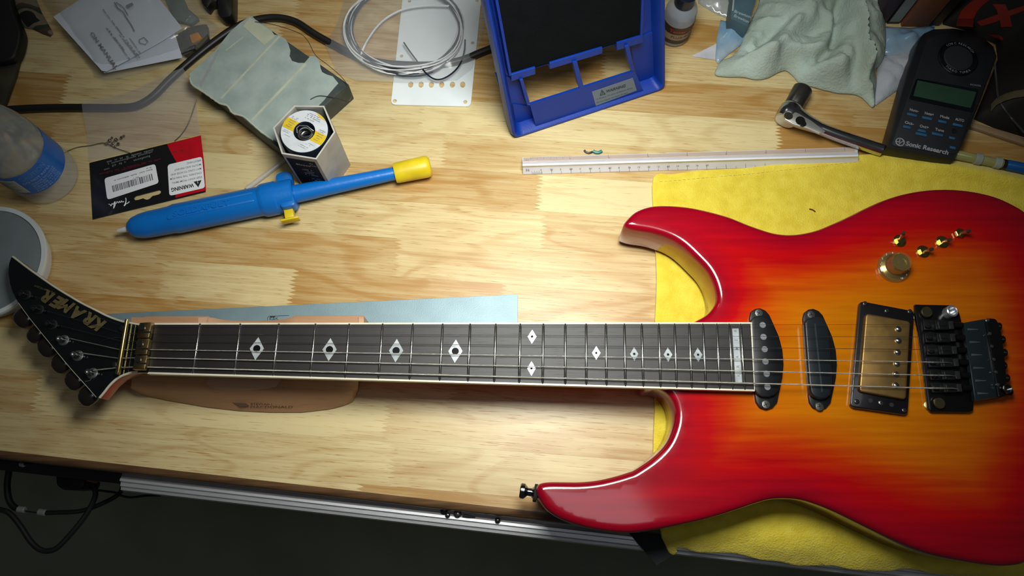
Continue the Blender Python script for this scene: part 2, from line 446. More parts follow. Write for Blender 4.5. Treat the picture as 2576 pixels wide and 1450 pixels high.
# ============================================================ guitar
ZB, ZF, ZS = 50.0, 60.0, 63.0
G = root('electric_guitar', P(1900, 1000, 5), 'cherry sunburst electric guitar with long dark neck lying face up on the towel', 'guitar')
bo = [(1569,567),(1583,546),(1604,530),(1638,519),(1680,517),(1730,521),(1780,531),(1834,546),(1876,563),(1918,578),(1951,587),(1985,590),(2018,587),(2056,578),(2093,563),(2135,544),(2177,523),(2218,505),(2260,491),(2302,482),(2344,477),(2386,476),(2427,479),(2469,486),(2511,498),(2553,518),(2580,536),(2628,585),(2662,665),(2680,770),(2688,880),(2686,1000),(2676,1120),(2655,1240),(2625,1340),(2598,1395),(2576,1418),(2533,1425),(2492,1423),(2448,1417),(2397,1408),(2346,1397),(2295,1380),(2244,1358),(2193,1334),(2142,1309),(2091,1285),(2040,1266),(2006,1258),(1972,1256),(1938,1258),(1904,1267),(1853,1284),(1802,1300),(1751,1313),(1700,1324),(1655,1333),(1599,1341),(1557,1341),(1515,1336),(1473,1328),(1431,1315),(1398,1300),(1373,1281),(1359,1261),(1350,1241),(1350,1227),(1359,1217),(1381,1213),(1420,1213),(1459,1213),(1501,1209),(1543,1200),(1580,1189),(1599,1181),(1644,1150),(1676,1116),(1693,1078),(1698,1050),(1696,1030),(1689,1009),(1675,990),(1654,979),(1623,972),(1618,890),(1700,818),(1740,812),(1751,807),(1776,793),(1792,776),(1800,759),(1800,738),(1792,709),(1776,680),(1751,653),(1717,621),(1684,601),(1638,586),(1590,578)]
bo3 = spline([P(u, v, ZB - 3) for u, v in bo], 4, True)
out2 = [(p.x, p.y) for p in bo3]
RO = 5.5
pts, fs, outl = fillmesh(out2, 5.0, insets=(0.7, 1.9, 3.6, 5.6))
dd = dist_to(pts, outl)
def ztop(d):
    if d >= RO: return ZB
    k = RO - d; return ZB - (RO - math.sqrt(max(RO * RO - k * k, 0)))
top = [V3((x, y, ztop(dd[i]))) for i, (x, y) in enumerate(pts)]
nT = len(top)
cnt = set()
for f in fs:
    for a, b in zip(f, list(f[1:]) + [f[0]]): cnt.add((a, b))
bd = {a: b for (a, b) in cnt if (b, a) not in cnt}
ring = []; a0 = next(iter(bd)); a = a0
while True:
    ring.append(a); a = bd[a]
    if a == a0: break
nR = len(ring); Vs = list(top); Fs = [tuple(f) for f in fs]
def inset_pt(i, d):
    p, q, r = top[ring[i - 1]], top[ring[i]], top[ring[(i + 1) % nR]]
    t = (r - p); t.z = 0; t.normalize(); return V3((q.x - t.y * d, q.y + t.x * d, 0))
lev = [(0.0, 11.0), (0.9, 8.6), (2.4, 6.6), (4.6, 5.6)]
prev = ring
for d, z in lev:
    cur = []
    for i in range(nR):
        q = inset_pt(i, d); cur.append(len(Vs)); Vs.append(V3((q.x, q.y, z)))
    for i in range(nR):
        j = (i + 1) % nR; Fs.append((prev[j], prev[i], cur[i], cur[j]))
    prev = cur
Fs.append(tuple(prev))
def body_mat():
    m = bpy.data.materials.new('cherry_sunburst'); m.use_nodes = True; nt = m.node_tree; N = nt.nodes; L = nt.links; b = N['Principled BSDF']
    at = N.new('ShaderNodeAttribute'); at.attribute_name = 'burst'
    tc = N.new('ShaderNodeTexCoord'); vm = N.new('ShaderNodeVectorMath'); vm.operation = 'MULTIPLY'; vm.inputs[1].default_value = (10, 170, 10)
    L.new(tc.outputs['Object'], vm.inputs[0]); nz = N.new('ShaderNodeTexNoise'); nz.inputs['Scale'].default_value = 1; nz.inputs['Detail'].default_value = 5
    L.new(vm.outputs[0], nz.inputs['Vector'])
    mr = N.new('ShaderNodeMapRange'); mr.inputs[1].default_value = 0.3; mr.inputs[2].default_value = 0.7; mr.inputs[3].default_value = -0.05; mr.inputs[4].default_value = 0.05
    L.new(nz.outputs['Fac'], mr.inputs[0])
    ad = N.new('ShaderNodeMath'); L.new(at.outputs['Fac'], ad.inputs[0]); L.new(mr.outputs[0], ad.inputs[1])
    cr = N.new('ShaderNodeValToRGB'); L.new(ad.outputs[0], cr.inputs[0]); e = cr.color_ramp.elements
    e[0].position = 0.0; e[0].color = (0.27, 0.0006, 0.012, 1); e[1].position = 1.0; e[1].color = (0.60, 0.185, 0.001, 1)
    for p, c in ((0.26, (0.40, 0.0008, 0.010, 1)), (0.44, (0.50, 0.002, 0.004, 1)), (0.60, (0.55, 0.030, 0.001, 1)), (0.76, (0.58, 0.10, 0.001, 1))):
        q = e.new(p); q.color = c
    mxx = N.new('ShaderNodeMix'); mxx.data_type = 'RGBA'; mxx.blend_type = 'MULTIPLY'; mxx.inputs[0].default_value = 1
    mr2 = N.new('ShaderNodeMapRange'); mr2.inputs[1].default_value = 0.3; mr2.inputs[2].default_value = 0.7; mr2.inputs[3].default_value = 0.86; mr2.inputs[4].default_value = 1.06
    L.new(nz.outputs['Fac'], mr2.inputs[0]); L.new(cr.outputs[0], mxx.inputs[6]); L.new(mr2.outputs[0], mxx.inputs[7])
    L.new(mxx.outputs[2], b.inputs['Base Color']); b.inputs['Roughness'].default_value = 0.28
    b.inputs['Specular IOR Level'].default_value = 0.1; b.inputs['Coat Weight'].default_value = 1.0; b.inputs['Coat Roughness'].default_value = 0.10; b.inputs['Coat IOR'].default_value = 1.55
    return m
BURST = body_mat()
body = mk('body', (Vs, Fs), BURST, G, smooth=50)
X = [(v.co.x / S + ORG['electric_guitar'].x, v.co.y / S + ORG['electric_guitar'].y) for v in body.data.vertices]
dv = dist_to(X, outl)
cc = P(2205, 905, ZB)
at = body.data.attributes.new('burst', 'FLOAT', 'POINT')
for i, d in enumerate(dv):
    z = body.data.vertices[i].co.z / S + ORG['electric_guitar'].z
    ell = hypot((X[i][0] - cc.x) / 128.0, (X[i][1] - cc.y) / 84.0)
    val = 0.5 * min(d / 72.0, 1.0) + 0.5 * max(0, 1.35 - 0.62 * ell) / 1.1
    val = min(val, d / 46.0)
    if z < ZB - 6: val = 0.02
    at.data[i].value = max(0, min(1, val))

# neck and fingerboard
TU = lambda u: 814 - 2 * (u - 388) / 1500
TB = lambda u: 939 + (u - 375) * (984 - 939) / 1525.0
NECKM = M('cherry_neck', (0.42, 0.004, 0.010), 0.3, coat=0.4)
def neck_ring(u):
    a, b = P(u + 6 * (1 - (u - 380) / 800), TU(u) + 1, 54), P(u - 6 * (1 - (u - 380) / 800), TB(u) - 1, 54); r = []
    for k in range(9):
        t = k / 8; q = a.lerp(b, 0.5 - 0.5 * cos(pi * t)); q.z = 54 - 15 * sin(pi * t) ** 0.7; r.append(q)
    return r
mk('neck', loft([neck_ring(u) for u in (372, 600, 1000, 1400, 1620, 1720)]), NECKM, G, smooth=50)
FBW = wood('rosewood_board', (0.014, 0.010, 0.010), (0.004, 0.0035, 0.004), 0.0, 0.5, 1.0, False)
fbp = [(388, 815), (1890, 812.5), (1900, 983), (370, 939)]
fb = mk('fingerboard', plate([(389, 817.5), (1888, 815), (1897, 980.5), (373, 936.5)], ZF, 6), FBW, G, smooth=0)
mk('binding', plate([(388, 812.5), (1892, 811), (1890, 815.2), (389, 817.5)], ZF, 6), CREAM, fb, smooth=0, bev=0.2)
mk('binding', plate([(373, 936.2), (1897, 980.2), (1899, 985), (370, 941.5)], ZF, 6), CREAM, fb, smooth=0, bev=0.2)
mk('binding', plate([(1886.5, 815), (1892, 811), (1899.5, 985), (1895, 980)], ZF, 6), CREAM, fb, smooth=0, bev=0.2)
FT = [503.7,605,702,794,879,963,1039,1114,1183,1247.5,1309,1367,1422,1474.5,1524,1570.5,1614,1657,1696.6,1733,1768,1803,1834,1863]
FBm = [484.5,589,686,780,868,952,1030,1106,1177,1243,1306,1365,1422,1475,1526,1573.6,1618.6,1662,1702.5,1740.7,1776,1810.6,1843.5,1874]
FRET = M('nickel_fret', (0.72, 0.72, 0.68), 0.22, 1.0)
for a, b in zip(FT, FBm):
    p, q = P(a, 814, ZF), P(b, TB(b) - 1.5, ZF)
    d = (q - p).normalized(); s = V3((-d.y, d.x, 0))
    pr = [(-1.15, -0.15), (-1.0, 0.35), (-0.5, 0.85), (0, 1.0), (0.5, 0.85), (1.0, 0.35), (1.15, -0.15)]
    R = [[c + s * x * k + V3((0, 0, z * k)) for x, z in pr] for c, k in ((p, .3), (p + d * 0.7, 1), (q - d * 0.7, 1), (q, .3))]
    mk('fret', loft(R), FRET, fb, smooth=60)
PEARL = M('pearl', (0.72, 0.76, 0.80), 0.10, 0.25, col2=(0.48, 0.53, 0.56), vscale=90, coat=0.6)
for cx_, cy_, w_, h_, dr, lean in [(646,877.5,18,29,9.3,4),(829,880,18,29,9.3,2.5),(996.5,882.5,18,29.5,9.3,2),(1145.5,884,18,29.5,9,1.5),(1338.5,847.5,11,17.5,3,0.6),(1337,927.5,10.5,18,3,0),(1500,888.5,10.5,17,3.2,0),(1595.5,891,10.5,17.5,3.2,-0.5),(1680.5,892.5,11,18,3.2,-0.6),(1756,893,11,18,3,-1)]:
    mk('inlay', plate([(cx_ + lean, cy_ - h_), (cx_ + w_, cy_), (cx_ - lean, cy_ + h_), (cx_ - w_, cy_)], ZF + 0.12, 0.5), PEARL, fb, smooth=0)
    c = P(cx_, cy_, ZF + 0.05)
    mk('inlay_dot', lathe([(dr / 3.08, 0), (dr / 3.08, 0.15)], c, seg=24), M('dot_black', (0.003, 0.003, 0.004), 0.5, spec=0.1), fb, smooth=0)
mk('inlay', plate([(1842, 827), (1858, 827), (1867, 962), (1850, 963)], ZF + 0.12, 0.5), PEARL, fb, smooth=0, label='pearl block engraved with the maker name')
for i, ch in enumerate('KRAMER'):
    u = 1862 - i * 1.6; v = 942 - i * 22.5
    text(fb, ch, P(u, v + 6, ZF + 0.15), P(u - 0.5, v - 8, ZF + 0.15), 2.6, GREYINK, name='engraving', bold=0.01)

# headstock
zh = lambda u: 40 + 15.5 * (u - 25) / 325
PH = lambda u, v, dz=0: P(u, v, zh(u) + dz)
hs = [(356,816),(350,817),(328,813),(307,809),(273,797),(239,780),(205,763),(171,743),(137,722),(105,700),(70,675),(32,646),(28,649),(23,663),(21,687),(25,713),(32,736),(46,762),(67,791),(87,817),(113,849),(139,881),(162,909),(185,936),(215,969),(242,1000),(250,1001),(261,988),(278,967),(298,950),(319,941),(336,937),(356,937)]
HBLK = M('gloss_black_headstock', (0.006, 0.008, 0.009), 0.09, coat=0.5)
hb3 = [PH(u, v) for u, v in hs]
hsd = mk('headstock', ext([p + V3((0, 0, -1.2)) for p in hb3], (0, 0, -14)), NECKM, G, smooth=30, bev=0.5)
cen = sum(hb3, V3()) / len(hb3)
mk('headstock_face', ext([p for p in hb3], (0, 0, -1.4)), HBLK, hsd, smooth=30)
top_i = list(range(1, 12)); bot_i = list(range(26, 33))
mk('binding', tube(spline([hb3[i] + V3((0, 0, -0.3)) for i in top_i], 4), 0.9, 8), CREAM, hsd)
mk('binding', tube(spline([hb3[i] + V3((0, 0, -0.4)) for i in bot_i], 4), 1.05, 8), CREAM, hsd)
mk('binding', tube(spline([hb3[i] + V3((0, 0, -0.2)) for i in range(17, 26)], 3), 0.32, 6), CREAM, hsd)
LOGO = M('gold_logo', (0.15, 0.115, 0.042), 0.5)
LP = [(266, 838), (243, 824), (217, 812), (188, 793), (161, 781), (137, 768)]
for i, ch in enumerate('KRAMER'):
    u, v = LP[i]; du, dv_ = (-16, -9)
    text(hsd, ch, PH(u + 2, v - 26, 0.25), PH(u + 2 + du * 1.3, v - 26 + dv_ * 1.3, 0.25), 9.6, LOGO, name='logo_letter', bold=0.055, shear=0.25, fit=False)
text(hsd, 'American', PH(140, 736, 0.25), PH(92, 719, 0.25), 2.2, LOGO, name='logo_script', shear=0.4, fit=True)
POST = M('tuner_post', (0.62, 0.63, 0.64), 0.25, 1.0)
posts = [(66, 743), (98, 780), (132, 818), (161, 857), (197, 896), (233, 940)]
for i, (u, v) in enumerate(posts):
    c = PH(u, v)
    mk('tuner_bushing', lathe([(4.6, 0), (4.6, 0.8), (3.6, 1.3)], c, seg=24), BLK if i < 3 else M('dull_bushing', (0.30, 0.31, 0.30), 0.35, 0.9), G)
    mk('tuner_post', lathe([(2.6, 0), (2.6, 3), (1.9, 4), (1.9, 6), (2.5, 7), (2.3, 8), (1.0, 8.1), (0.9, 7)], c, seg=20), DSTEEL if i < 3 else POST, G)
TB_ = M('tuner_button_black', (0.016, 0.013, 0.011), 0.22, coat=0.5)
for (u, v, a, b) in [(60,801,12.4,8.6),(92,842,9.6,6.4),(121,874,12.4,8.6),(155,915,11.8,7.8),(189,957,11.8,7.8),(222,997,11,7.8)]:
    c = P(u, v, zh(u) - 9); dr = (P(u - 30, v + 25, 0) - P(u, v, 0)).normalized(); sd = V3((-dr.y, dr.x, 0))
    R = []
    for h, k in ((-9, .45), (-7.5, .75), (-4, .98), (0.5, 1.0), (4.5, .90), (6.8, .66), (7.6, .35)):
        R.append([c + dr * h + (sd * a * 0.78 * k * cos(2 * pi * j / 20)) + V3((0, 0, 1)) * (5.0 * k * sin(2 * pi * j / 20)) for j in range(20)])
    btn = mk('tuner_button', loft(R), TB_, G, smooth=60)
    mk('tuner_shaft', tube([c - dr * 5, c - dr * 15], 1.6, 10), DSTEEL, G)
# string retainer bar, locking nut
mk('string_retainer', join(tube([PH(320, 805, 5.2), PH(318, 812, 5.6), PH(298, 936, 5.6), PH(296, 942, 5.2)], 1.7, 12),
     ext([PH(314, 806, 4.2), PH(322, 806, 4.2), PH(300, 941, 4.2), PH(289, 941, 4.2)], (0, 0, -2.6))), GOLD, G, smooth=40)
for (u, v) in ((307, 827), (288, 918)):
    mk('screw', disc(u, v, zh(u), 2.6, 3, dome=0.5), DSTEEL, G)
mk('nut_plate', plate([(352, 815), (390, 815), (374, 938), (346, 938)], 58.5, 9), HBLK, G, bev=0.3)
NB = M('nut_clamp_gold', (0.50, 0.36, 0.15), 0.28, 1.0, col2=(0.30, 0.20, 0.10), vscale=120)
for k, (v0, v1) in enumerate(((812, 851), (852, 893), (894, 930))):
    s0, s1 = -0.13 * (v0 - 812), -0.13 * (v1 - 812)
    nb = mk('nut_clamp', plate([(351 + s0, v0), (382 + s0, v0 - (2 if k == 0 else 0)), (379 + s1, v1), (347 + s1, v1)], 66.0, 6.5), NB, G, bev=0.8)
    mk('clamp_screw', disc(358 + (s0 + s1) / 2, (v0 + v1) / 2 - 8, 65.9, 2.7, 1.4), DSTEEL, nb)
    mk('string_slot', plate([(355 + s0, v1 - 17), (379 + s0, v1 - 17), (378 + s0, v1 - 13), (354 + s0, v1 - 13)], 66.1, 0.3), BLK, nb, smooth=0)
# strings
SV0 = [822, 840, 859.5, 880, 901, 924]; SV1 = [816.5, 848.5, 880, 911.5, 944.5, 977]
SR = [0.13, 0.17, 0.22, 0.34, 0.44, 0.56]
STR = M('plain_string', (0.42, 0.42, 0.40), 0.28, 1.0); WND = M('wound_string', (0.74, 0.72, 0.64), 0.32, 1.0, bump=0.6, bscale=3000)
ends = [2383, 2387, 2392, 2394, 2404, 2410]
for i in range(6):
    path = [P(349 - i * 2, SV0[i] - 0.5, ZS - 1.5), P(385 - i * 2.5, SV0[i], ZS - 0.7), P(2340, SV1[i], ZS + 1.5), P(ends[i] - 14, SV1[i] + 0.4, ZS + 1.8), P(ends[i], SV1[i] + 2.5, ZS - 1)]
    up, vp = posts[5 - i] if False else posts[i]
    path = [PH(up + 2, vp - 8 if i > 2 else vp - 3, 4.6), PH(312 - i * 3.2, SV0[i] + (812 - SV0[i]) * -0.02 - 0.5 + (i - 5) * 0.2, 3.0)] + path
    mk('string', tube(path, SR[i], 8), STR if i < 3 else WND, G)
mk('string_tail', tube(spline([PH(252,862,0.4), PH(262,856,1), PH(282,851,1.6), PH(300,849,1.5)], 4), 0.16, 6), STR, G)
mk('string_tail', tube([PH(233,946,3), PH(227,958,1), PH(214,960,0.6)], 0.3, 6), WND, G)

# single coil pickups
pk = [(1886,800),(1890,784),(1900,777),(1912,775),(1926,781),(1936,792),(1946,814),(1960,846),(1969,880),(1972,916),(1969,950),(1962,984),(1956,1012),(1944,1026),(1928,1031.5),(1912,1026),(1903,1012),(1900,996)]
PKB = M('pickup_black', (0.005, 0.006, 0.008), 0.42, col2=(0.007, 0.008, 0.010), spec=0.35); BLADE = M('pickup_slate', (0.009, 0.014, 0.019), 0.36, spec=0.4)
SCR = M('screw_nickel', (0.55, 0.55, 0.52), 0.3, 1.0, col2=(0.3, 0.3, 0.28), vscale=900)
def screw(par, u, v, z, r, h=1.2, mat=None, cross=True, name='screw'):
    s = mk(name, disc(u, v, z, r, h, 18, dome=0.25), mat or SCR, par)
    if cross:
        c = P(u, v, z + h + 0.3); k = r * 0.6; a = random.uniform(0, 3)
        x, y = V3((cos(a), sin(a), 0)), V3((-sin(a), cos(a), 0))
        mk('screw_slot', join(box(c, x * k, y * 0.35, V3((0, 0, .15))), box(c, y * k, x * 0.35, V3((0, 0, .15)))), INK, par if par.parent else s, smooth=0)
    return s
p1 = mk('neck_pickup', plate(pk, ZB + 3.5, 5), PKB, G, bev=0.9, label='black single coil pickup next to the fingerboard end')
mk('pickup_cover', plate([(1889,808),(1896,798),(1910,793),(1926,795),(1937,801),(1946,818),(1959,848),(1967,882),(1970,916),(1967,950),(1960,980),(1950,994),(1934,1000),(1916,999),(1904,990),(1897,975)], ZB + 8.5, 6), PKB, p1, bev=1.2)
for u, v in [(1919,818),(1921,848),(1924,879),(1926,910),(1929,941),(1931,974)]:
    mk('pole_piece', disc(u, v, ZB + 8.3, 2.75, 0.6), M('pole_dull', (0.30, 0.31, 0.34), 0.45, 0.6), p1)
screw(p1, 1909, 788, ZB + 3.4, 3.5); screw(p1, 1927, 1018, ZB + 3.4, 3.5)
p2 = mk('middle_pickup', plate([(u + 134.5, v + 1.5) for u, v in pk], ZB + 3, 4.5), PKB, G, bev=0.9, label='black blade pickup between the other two pickups')
mk('pickup_cover', plate([(2024,812),(2030,802),(2046,797),(2064,797),(2077,806),(2082,822),(2088,870),(2093,930),(2095,975),(2090,992),(2078,1003),(2062,1005),(2048,999),(2040,988),(2035,960),(2029,880)], ZB + 9.5, 7.5), BLADE, p2, bev=1.6, seg=3)
mk('blade', plate([(2049,814),(2052,814),(2070,986),(2067,987)], ZB + 9.9, 1), M('blade_steel', (0.10, 0.13, 0.15), 0.35, 0.8), p2, smooth=0)
screw(p2, 2041, 792, ZB + 2.9, 3.5); screw(p2, 2062, 1023, ZB + 2.9, 3.5)
# humbucker
ring4 = [P(u, v, ZB + 5.5) for u, v in ((2164,757),(2301,783),(2284,1045),(2140,1025))]
p3 = mk('bridge_pickup', ext(rnd_poly(ring4, 4), (0, 0, -5.2)), M('ring_black', (0.007, 0.006, 0.008), 0.28, coat=0.3), G, bev=0.9, label='gold covered humbucker in a black mounting ring')
mk('pickup_cover', ext(rnd_poly([P(u, v, ZB + 10) for u, v in ((2179,788),(2291,809),(2280,1006),(2162,986))], 3.2), (0, 0, -7)), M('pickup_gold', (0.50, 0.30, 0.10), 0.42, 0.9, col2=(0.32, 0.20, 0.075), vscale=70), p3, bev=1.5, seg=3)
for u, v in [(2261,828),(2261,857),(2259,886),(2257,915.5),(2255,942),(2254.6,969.6)]:
    mk('pole_screw', disc(u, v, ZB + 9.8, 2.5, 1.3, 16, dome=0.8), M('pole_nickel', (0.6, 0.62, 0.6), 0.2, 1.0), p3)
for u, v in ((2177,764),(2232,782),(2290,784),(2156,1011),(2217,1014),(2276,1033)):
    screw(p3, u, v, ZB + 5.4, 2.1, 0.8, mat=DSTEEL if (u, v) != (2217, 1014) else SCR)
for u, v in ((2190,1008),(2243,1019)):
    mk('screw_hole', disc(u, v, ZB + 5.35, 1.8, 0.25, 14, bv=0.05), INK, p3)
# tremolo bridge
br = [(2302,766),(2400,768),(2411,779),(2416,796),(2424,830),(2450,1016),(2448,1034),(2439,1038),(2344,1037),(2337,1030),(2313,846),(2303,790)]
BRB = M('bridge_black', (0.010, 0.010, 0.011), 0.24, 0.4); SAD = M('saddle_black', (0.030, 0.032, 0.034), 0.3, 0.6)
bg = mk('tremolo_bridge', plate(br, ZB + 5, 3.5), BRB, G, bev=0.7)
rows = [818, 849.5, 881, 912, 944, 976]
for i, v in enumerate(rows):
    u0 = 2322 + (v - 818) * 0.13
    q = lambda a, b, z0, z1, dv=13.0: plate([(u0 + a, v - dv), (u0 + b, v - dv), (u0 + b + 3.2, v + dv), (u0 + a + 3.2, v + dv)], z1, z1 - z0)
    mk('saddle', join(q(0, 34, ZB + 5, ZB + 8.5), q(30, 62, ZB + 5, ZB + 12, 12), q(6, 20, ZB + 8, ZB + 9.6, 7)), SAD, bg, bev=0.7)
    mk('saddle_screw', disc(u0 + 13, v + (-1 if i % 2 else 1), ZB + 9.4, 2.2, 1.5, 14), DSTEEL, bg)
    mk('saddle_block', q(64, 76, ZB + 5, ZB + 12.4, 10), M('clamp_block', (0.055, 0.055, 0.062), 0.22, 0.5), bg, bev=0.4)
    mk('lock_screw', tube([P(u0 + 76, v, ZB + 9), P(u0 + 98, v + 1, ZB + 8.5)], 2.6, 12), BRB, bg)
    mk('saddle_edge', tube([P(u0 + 38, v - 8, ZB + 12.2), P(u0 + 42, v + 9, ZB + 12.2)], 0.7, 6), M('saddle_glint', (0.35, 0.37, 0.38), 0.2, 1.0), bg)
for u, v in ((2322, 790), (2353, 1016)):
    mk('pivot_post', lathe([(3.6, 0), (3.6, 6), (4.6, 6.4), (4.6, 8.4), (4.1, 8.9)], P(u - 3, v + 2, ZB), seg=28), M('post_gold', (0.42, 0.36, 0.20), 0.3, 1.0), G)
    mk('post_bushing', lathe([(5.6, 0), (5.6, 1.0), (4.8, 1.5)], P(u - 12, v + 5, ZB), seg=28), GOLD, G)
ar = P(2383, 789, ZB + 4)
arm = lathe([(5.0, 0), (5.0, 7), (4.2, 7.6), (3.4, 7.2), (3.2, 2.0), (0.01, 2.0)], ar, V3((0.10, 0.06, 1)), 28)
mk('arm_socket', arm, M('socket_chrome', (0.78, 0.82, 0.86), 0.25, 0.8), bg)
ftp = [(2424,812),(2474,803),(2481,804),(2513,1000),(2453,1010)]
FTP = M('fine_tuner_slate', (0.022, 0.034, 0.040), 0.22, 0.3, coat=0.3)
mk('fine_tuner_plate', plate(ftp, ZB + 11, 5), FTP, bg, bev=0.8)
mk('fine_tuner_bar', ext(rnd_poly([P(u, v, ZB + 12.5) for u, v in ((2478,800),(2508,802),(2522,845),(2530,920),(2536,995),(2512,1003))], 3), (0, 0, -8)), BRB, bg, bev=1.0)
for i, v in enumerate((829, 861, 893, 926, 958, 990)):
    u = 2434 + (v - 829) * 0.155
    mk('tuner_groove', loft([[P(u + x, v + y * k, ZB + 11.15) for x, y in ((0, -2), (28, -0.4), (28, 0.6), (0, 2))] for k in (1, .3)], cap=True) if False else plate([(u, v - 2.6), (u + 27, v - 0.5), (u + 27, v + 0.8), (u, v + 2.6)], ZB + 11.25, 0.3), M('groove_light', (0.17, 0.18, 0.19), 0.3, 0.5), bg, smooth=0)
    u2 = 2486 + (v - 829) * 0.16
    mk('fine_tuner_pin', disc(u2, v - 24 if v < 850 else v - 22, ZB + 12, 1.5, 2.0, 10, dome=.6), CHROME, bg)
for i, (u, v) in enumerate([(2518,822),(2527,855),(2532,888),(2531,921),(2538,952),(2546,986)]):
    mk('fine_tuner_knob', lathe([(3.1, -6), (3.4, -5), (3.4, 0), (2.6, 1.0)], P(u - 3, v, ZB + 8), V3((1, -0.12, 0.25)), 14), BRB, bg)
mk('arm_screw', lathe([(3.9, 0), (3.9, 8.5), (3.3, 9), (2.9, 8.8), (2.8, 6), (.01, 6)], P(2519, 982, ZB + 8), seg=24), M('dark_chrome', (0.25, 0.25, 0.25), 0.2, 1.0), bg)
# knob, pots and switch
kc = P(2245, 674, ZB)
KN = M('amber_knob', (0.32, 0.24, 0.09), 0.12, 0.0, alpha=0.34, coat=1.0, var=0.02)
kn = mk('control_knob', lathe([(13.4, 0.4), (13.6, 1.5), (13.3, 4.2), (11.0, 5.2), (9.4, 7.0), (8.8, 16), (8.2, 17.2), (7.0, 17.2), (6.6, 16.2)], kc, seg=48), KN, G, label='see-through gold control knob')
mk('knob_core', lathe([(11.6, 0.6), (11.4, 3.6), (8.6, 5.2), (7.6, 14.6), (6.9, 15.6), (5.2, 15.6), (4.9, 14.2), (1.8, 14.2), (1.6, 14.8), (0.01, 14.8)], kc, seg=40), M('knob_gold', (0.55, 0.42, 0.16), 0.25, 1.0), kn)
for i in range(11):
    a = radians(200 - i * 27); c = kc + V3((cos(a) * 11.9, sin(a) * 11.9, 5.0))
    text(kn, str(i), c - V3((0.8, 0.8, 0)), c + V3((1.0, -0.8, 0)), 1.7, WHITE, name='numeral', th=0.1)
def pot(u, v, tu, tv, r=5.6, nm='potentiometer'):
    c = P(u, v, ZB); t = P(tu, tv, ZB + 12)
    a = mk(nm, join(lathe([(r, 0), (r, 1.0), (r - 0.5, 1.4)], c, seg=24), lathe([(4.4, 1.2), (4.4, 3.4), (3.8, 3.8), (2.8, 3.8)], c, seg=6)), M('pot_gold', (0.50, 0.42, 0.14), 0.28, 1.0), G)
    d = (t - c).normalized()
    mk('shaft', tube([c + d * 2, t - d * 2.5], 1.55, 12), M('copper_shaft', (0.62, 0.36, 0.24), 0.3, 0.9), a)
    mk('shaft_tip', tube([t - d * 2.5, t], [1.6, 1.5], 12), M('shaft_dark', (0.05, 0.035, 0.025), 0.5), a)
pot(2262, 607, 2274, 585); pot(2321, 634, 2346, 627); pot(2369, 610, 2391, 603); pot(2411, 589, 2440, 581, 3.2, 'toggle_switch')
# strap button
sb = P(1345, 1239, 30); sd = (P(1308, 1233, 30) - sb).normalized()
mk('strap_button', lathe([(3.4, -3), (6.4, -1), (6.4, 1.2), (4.8, 2.0), (3.4, 3.2), (3.2, 6.2), (5.2, 8.2), (6.2, 9.2), (6.2, 12.0), (5.4, 12.8), (2, 12.8)], P(1347, 1241, 36), sd, 28), M('black_chrome', (0.30, 0.31, 0.33), 0.12, 1.0), G, smooth=35)
mk('button_felt', lathe([(6.8, -1.6), (7.2, -1), (7.2, 1.0), (6.6, 1.4)], P(1347, 1241, 36), sd, 24), M('felt_black', (0.012, 0.012, 0.012), 0.9), G)

# black webbing end hanging under the towel
mk('webbing_strap', ext([P(u, v, -12) for u, v in ((1583,1342),(1660,1338),(1676,1378),(1690,1399),(1652,1423))], (0, 0, -1.6)), M('black_webbing', (0.012, 0.014, 0.017), 0.8, bump=0.5, bscale=900), label='short black fabric strap hanging off the bench edge beside the towel', cat='strap', smooth=0)
# ============================================================ neck rest, straightedge
se = [P(100, 798, 1.5), P(560, 776, 1.5), P(1298, 741, 1.5), P(1303, 744, 1.5), P(1302, 850, 1.5), P(100, 880, 1.5)]
st = mk('straightedge', ext(rnd_poly(se, 1.5), (0, 0, -1.3)), M('satin_steel', (0.24, 0.34, 0.38), 0.5, 0.35, bump=0.1, bscale=900, col2=(0.21, 0.30, 0.34), vscale=40), label='long satin steel straightedge lying on the bench under the guitar neck', cat='ruler', smooth=0, bev=0.2)
lp = [P(u, v, 1.6) for u, v in ((673,806),(673,799),(678,796),(727,794))]
mk('engraved_frame', tube(lp, 0.22, 6), INK, st)
text(st, 'K&K', P(678, 806, 1.6), P(700, 805, 1.6), 2.6, INK, fit=True)
mk('engraved_box', plate([(679,796),(692,795),(692,798.5),(679,799.5)], 1.75, 0.2), INK, st, smooth=0)

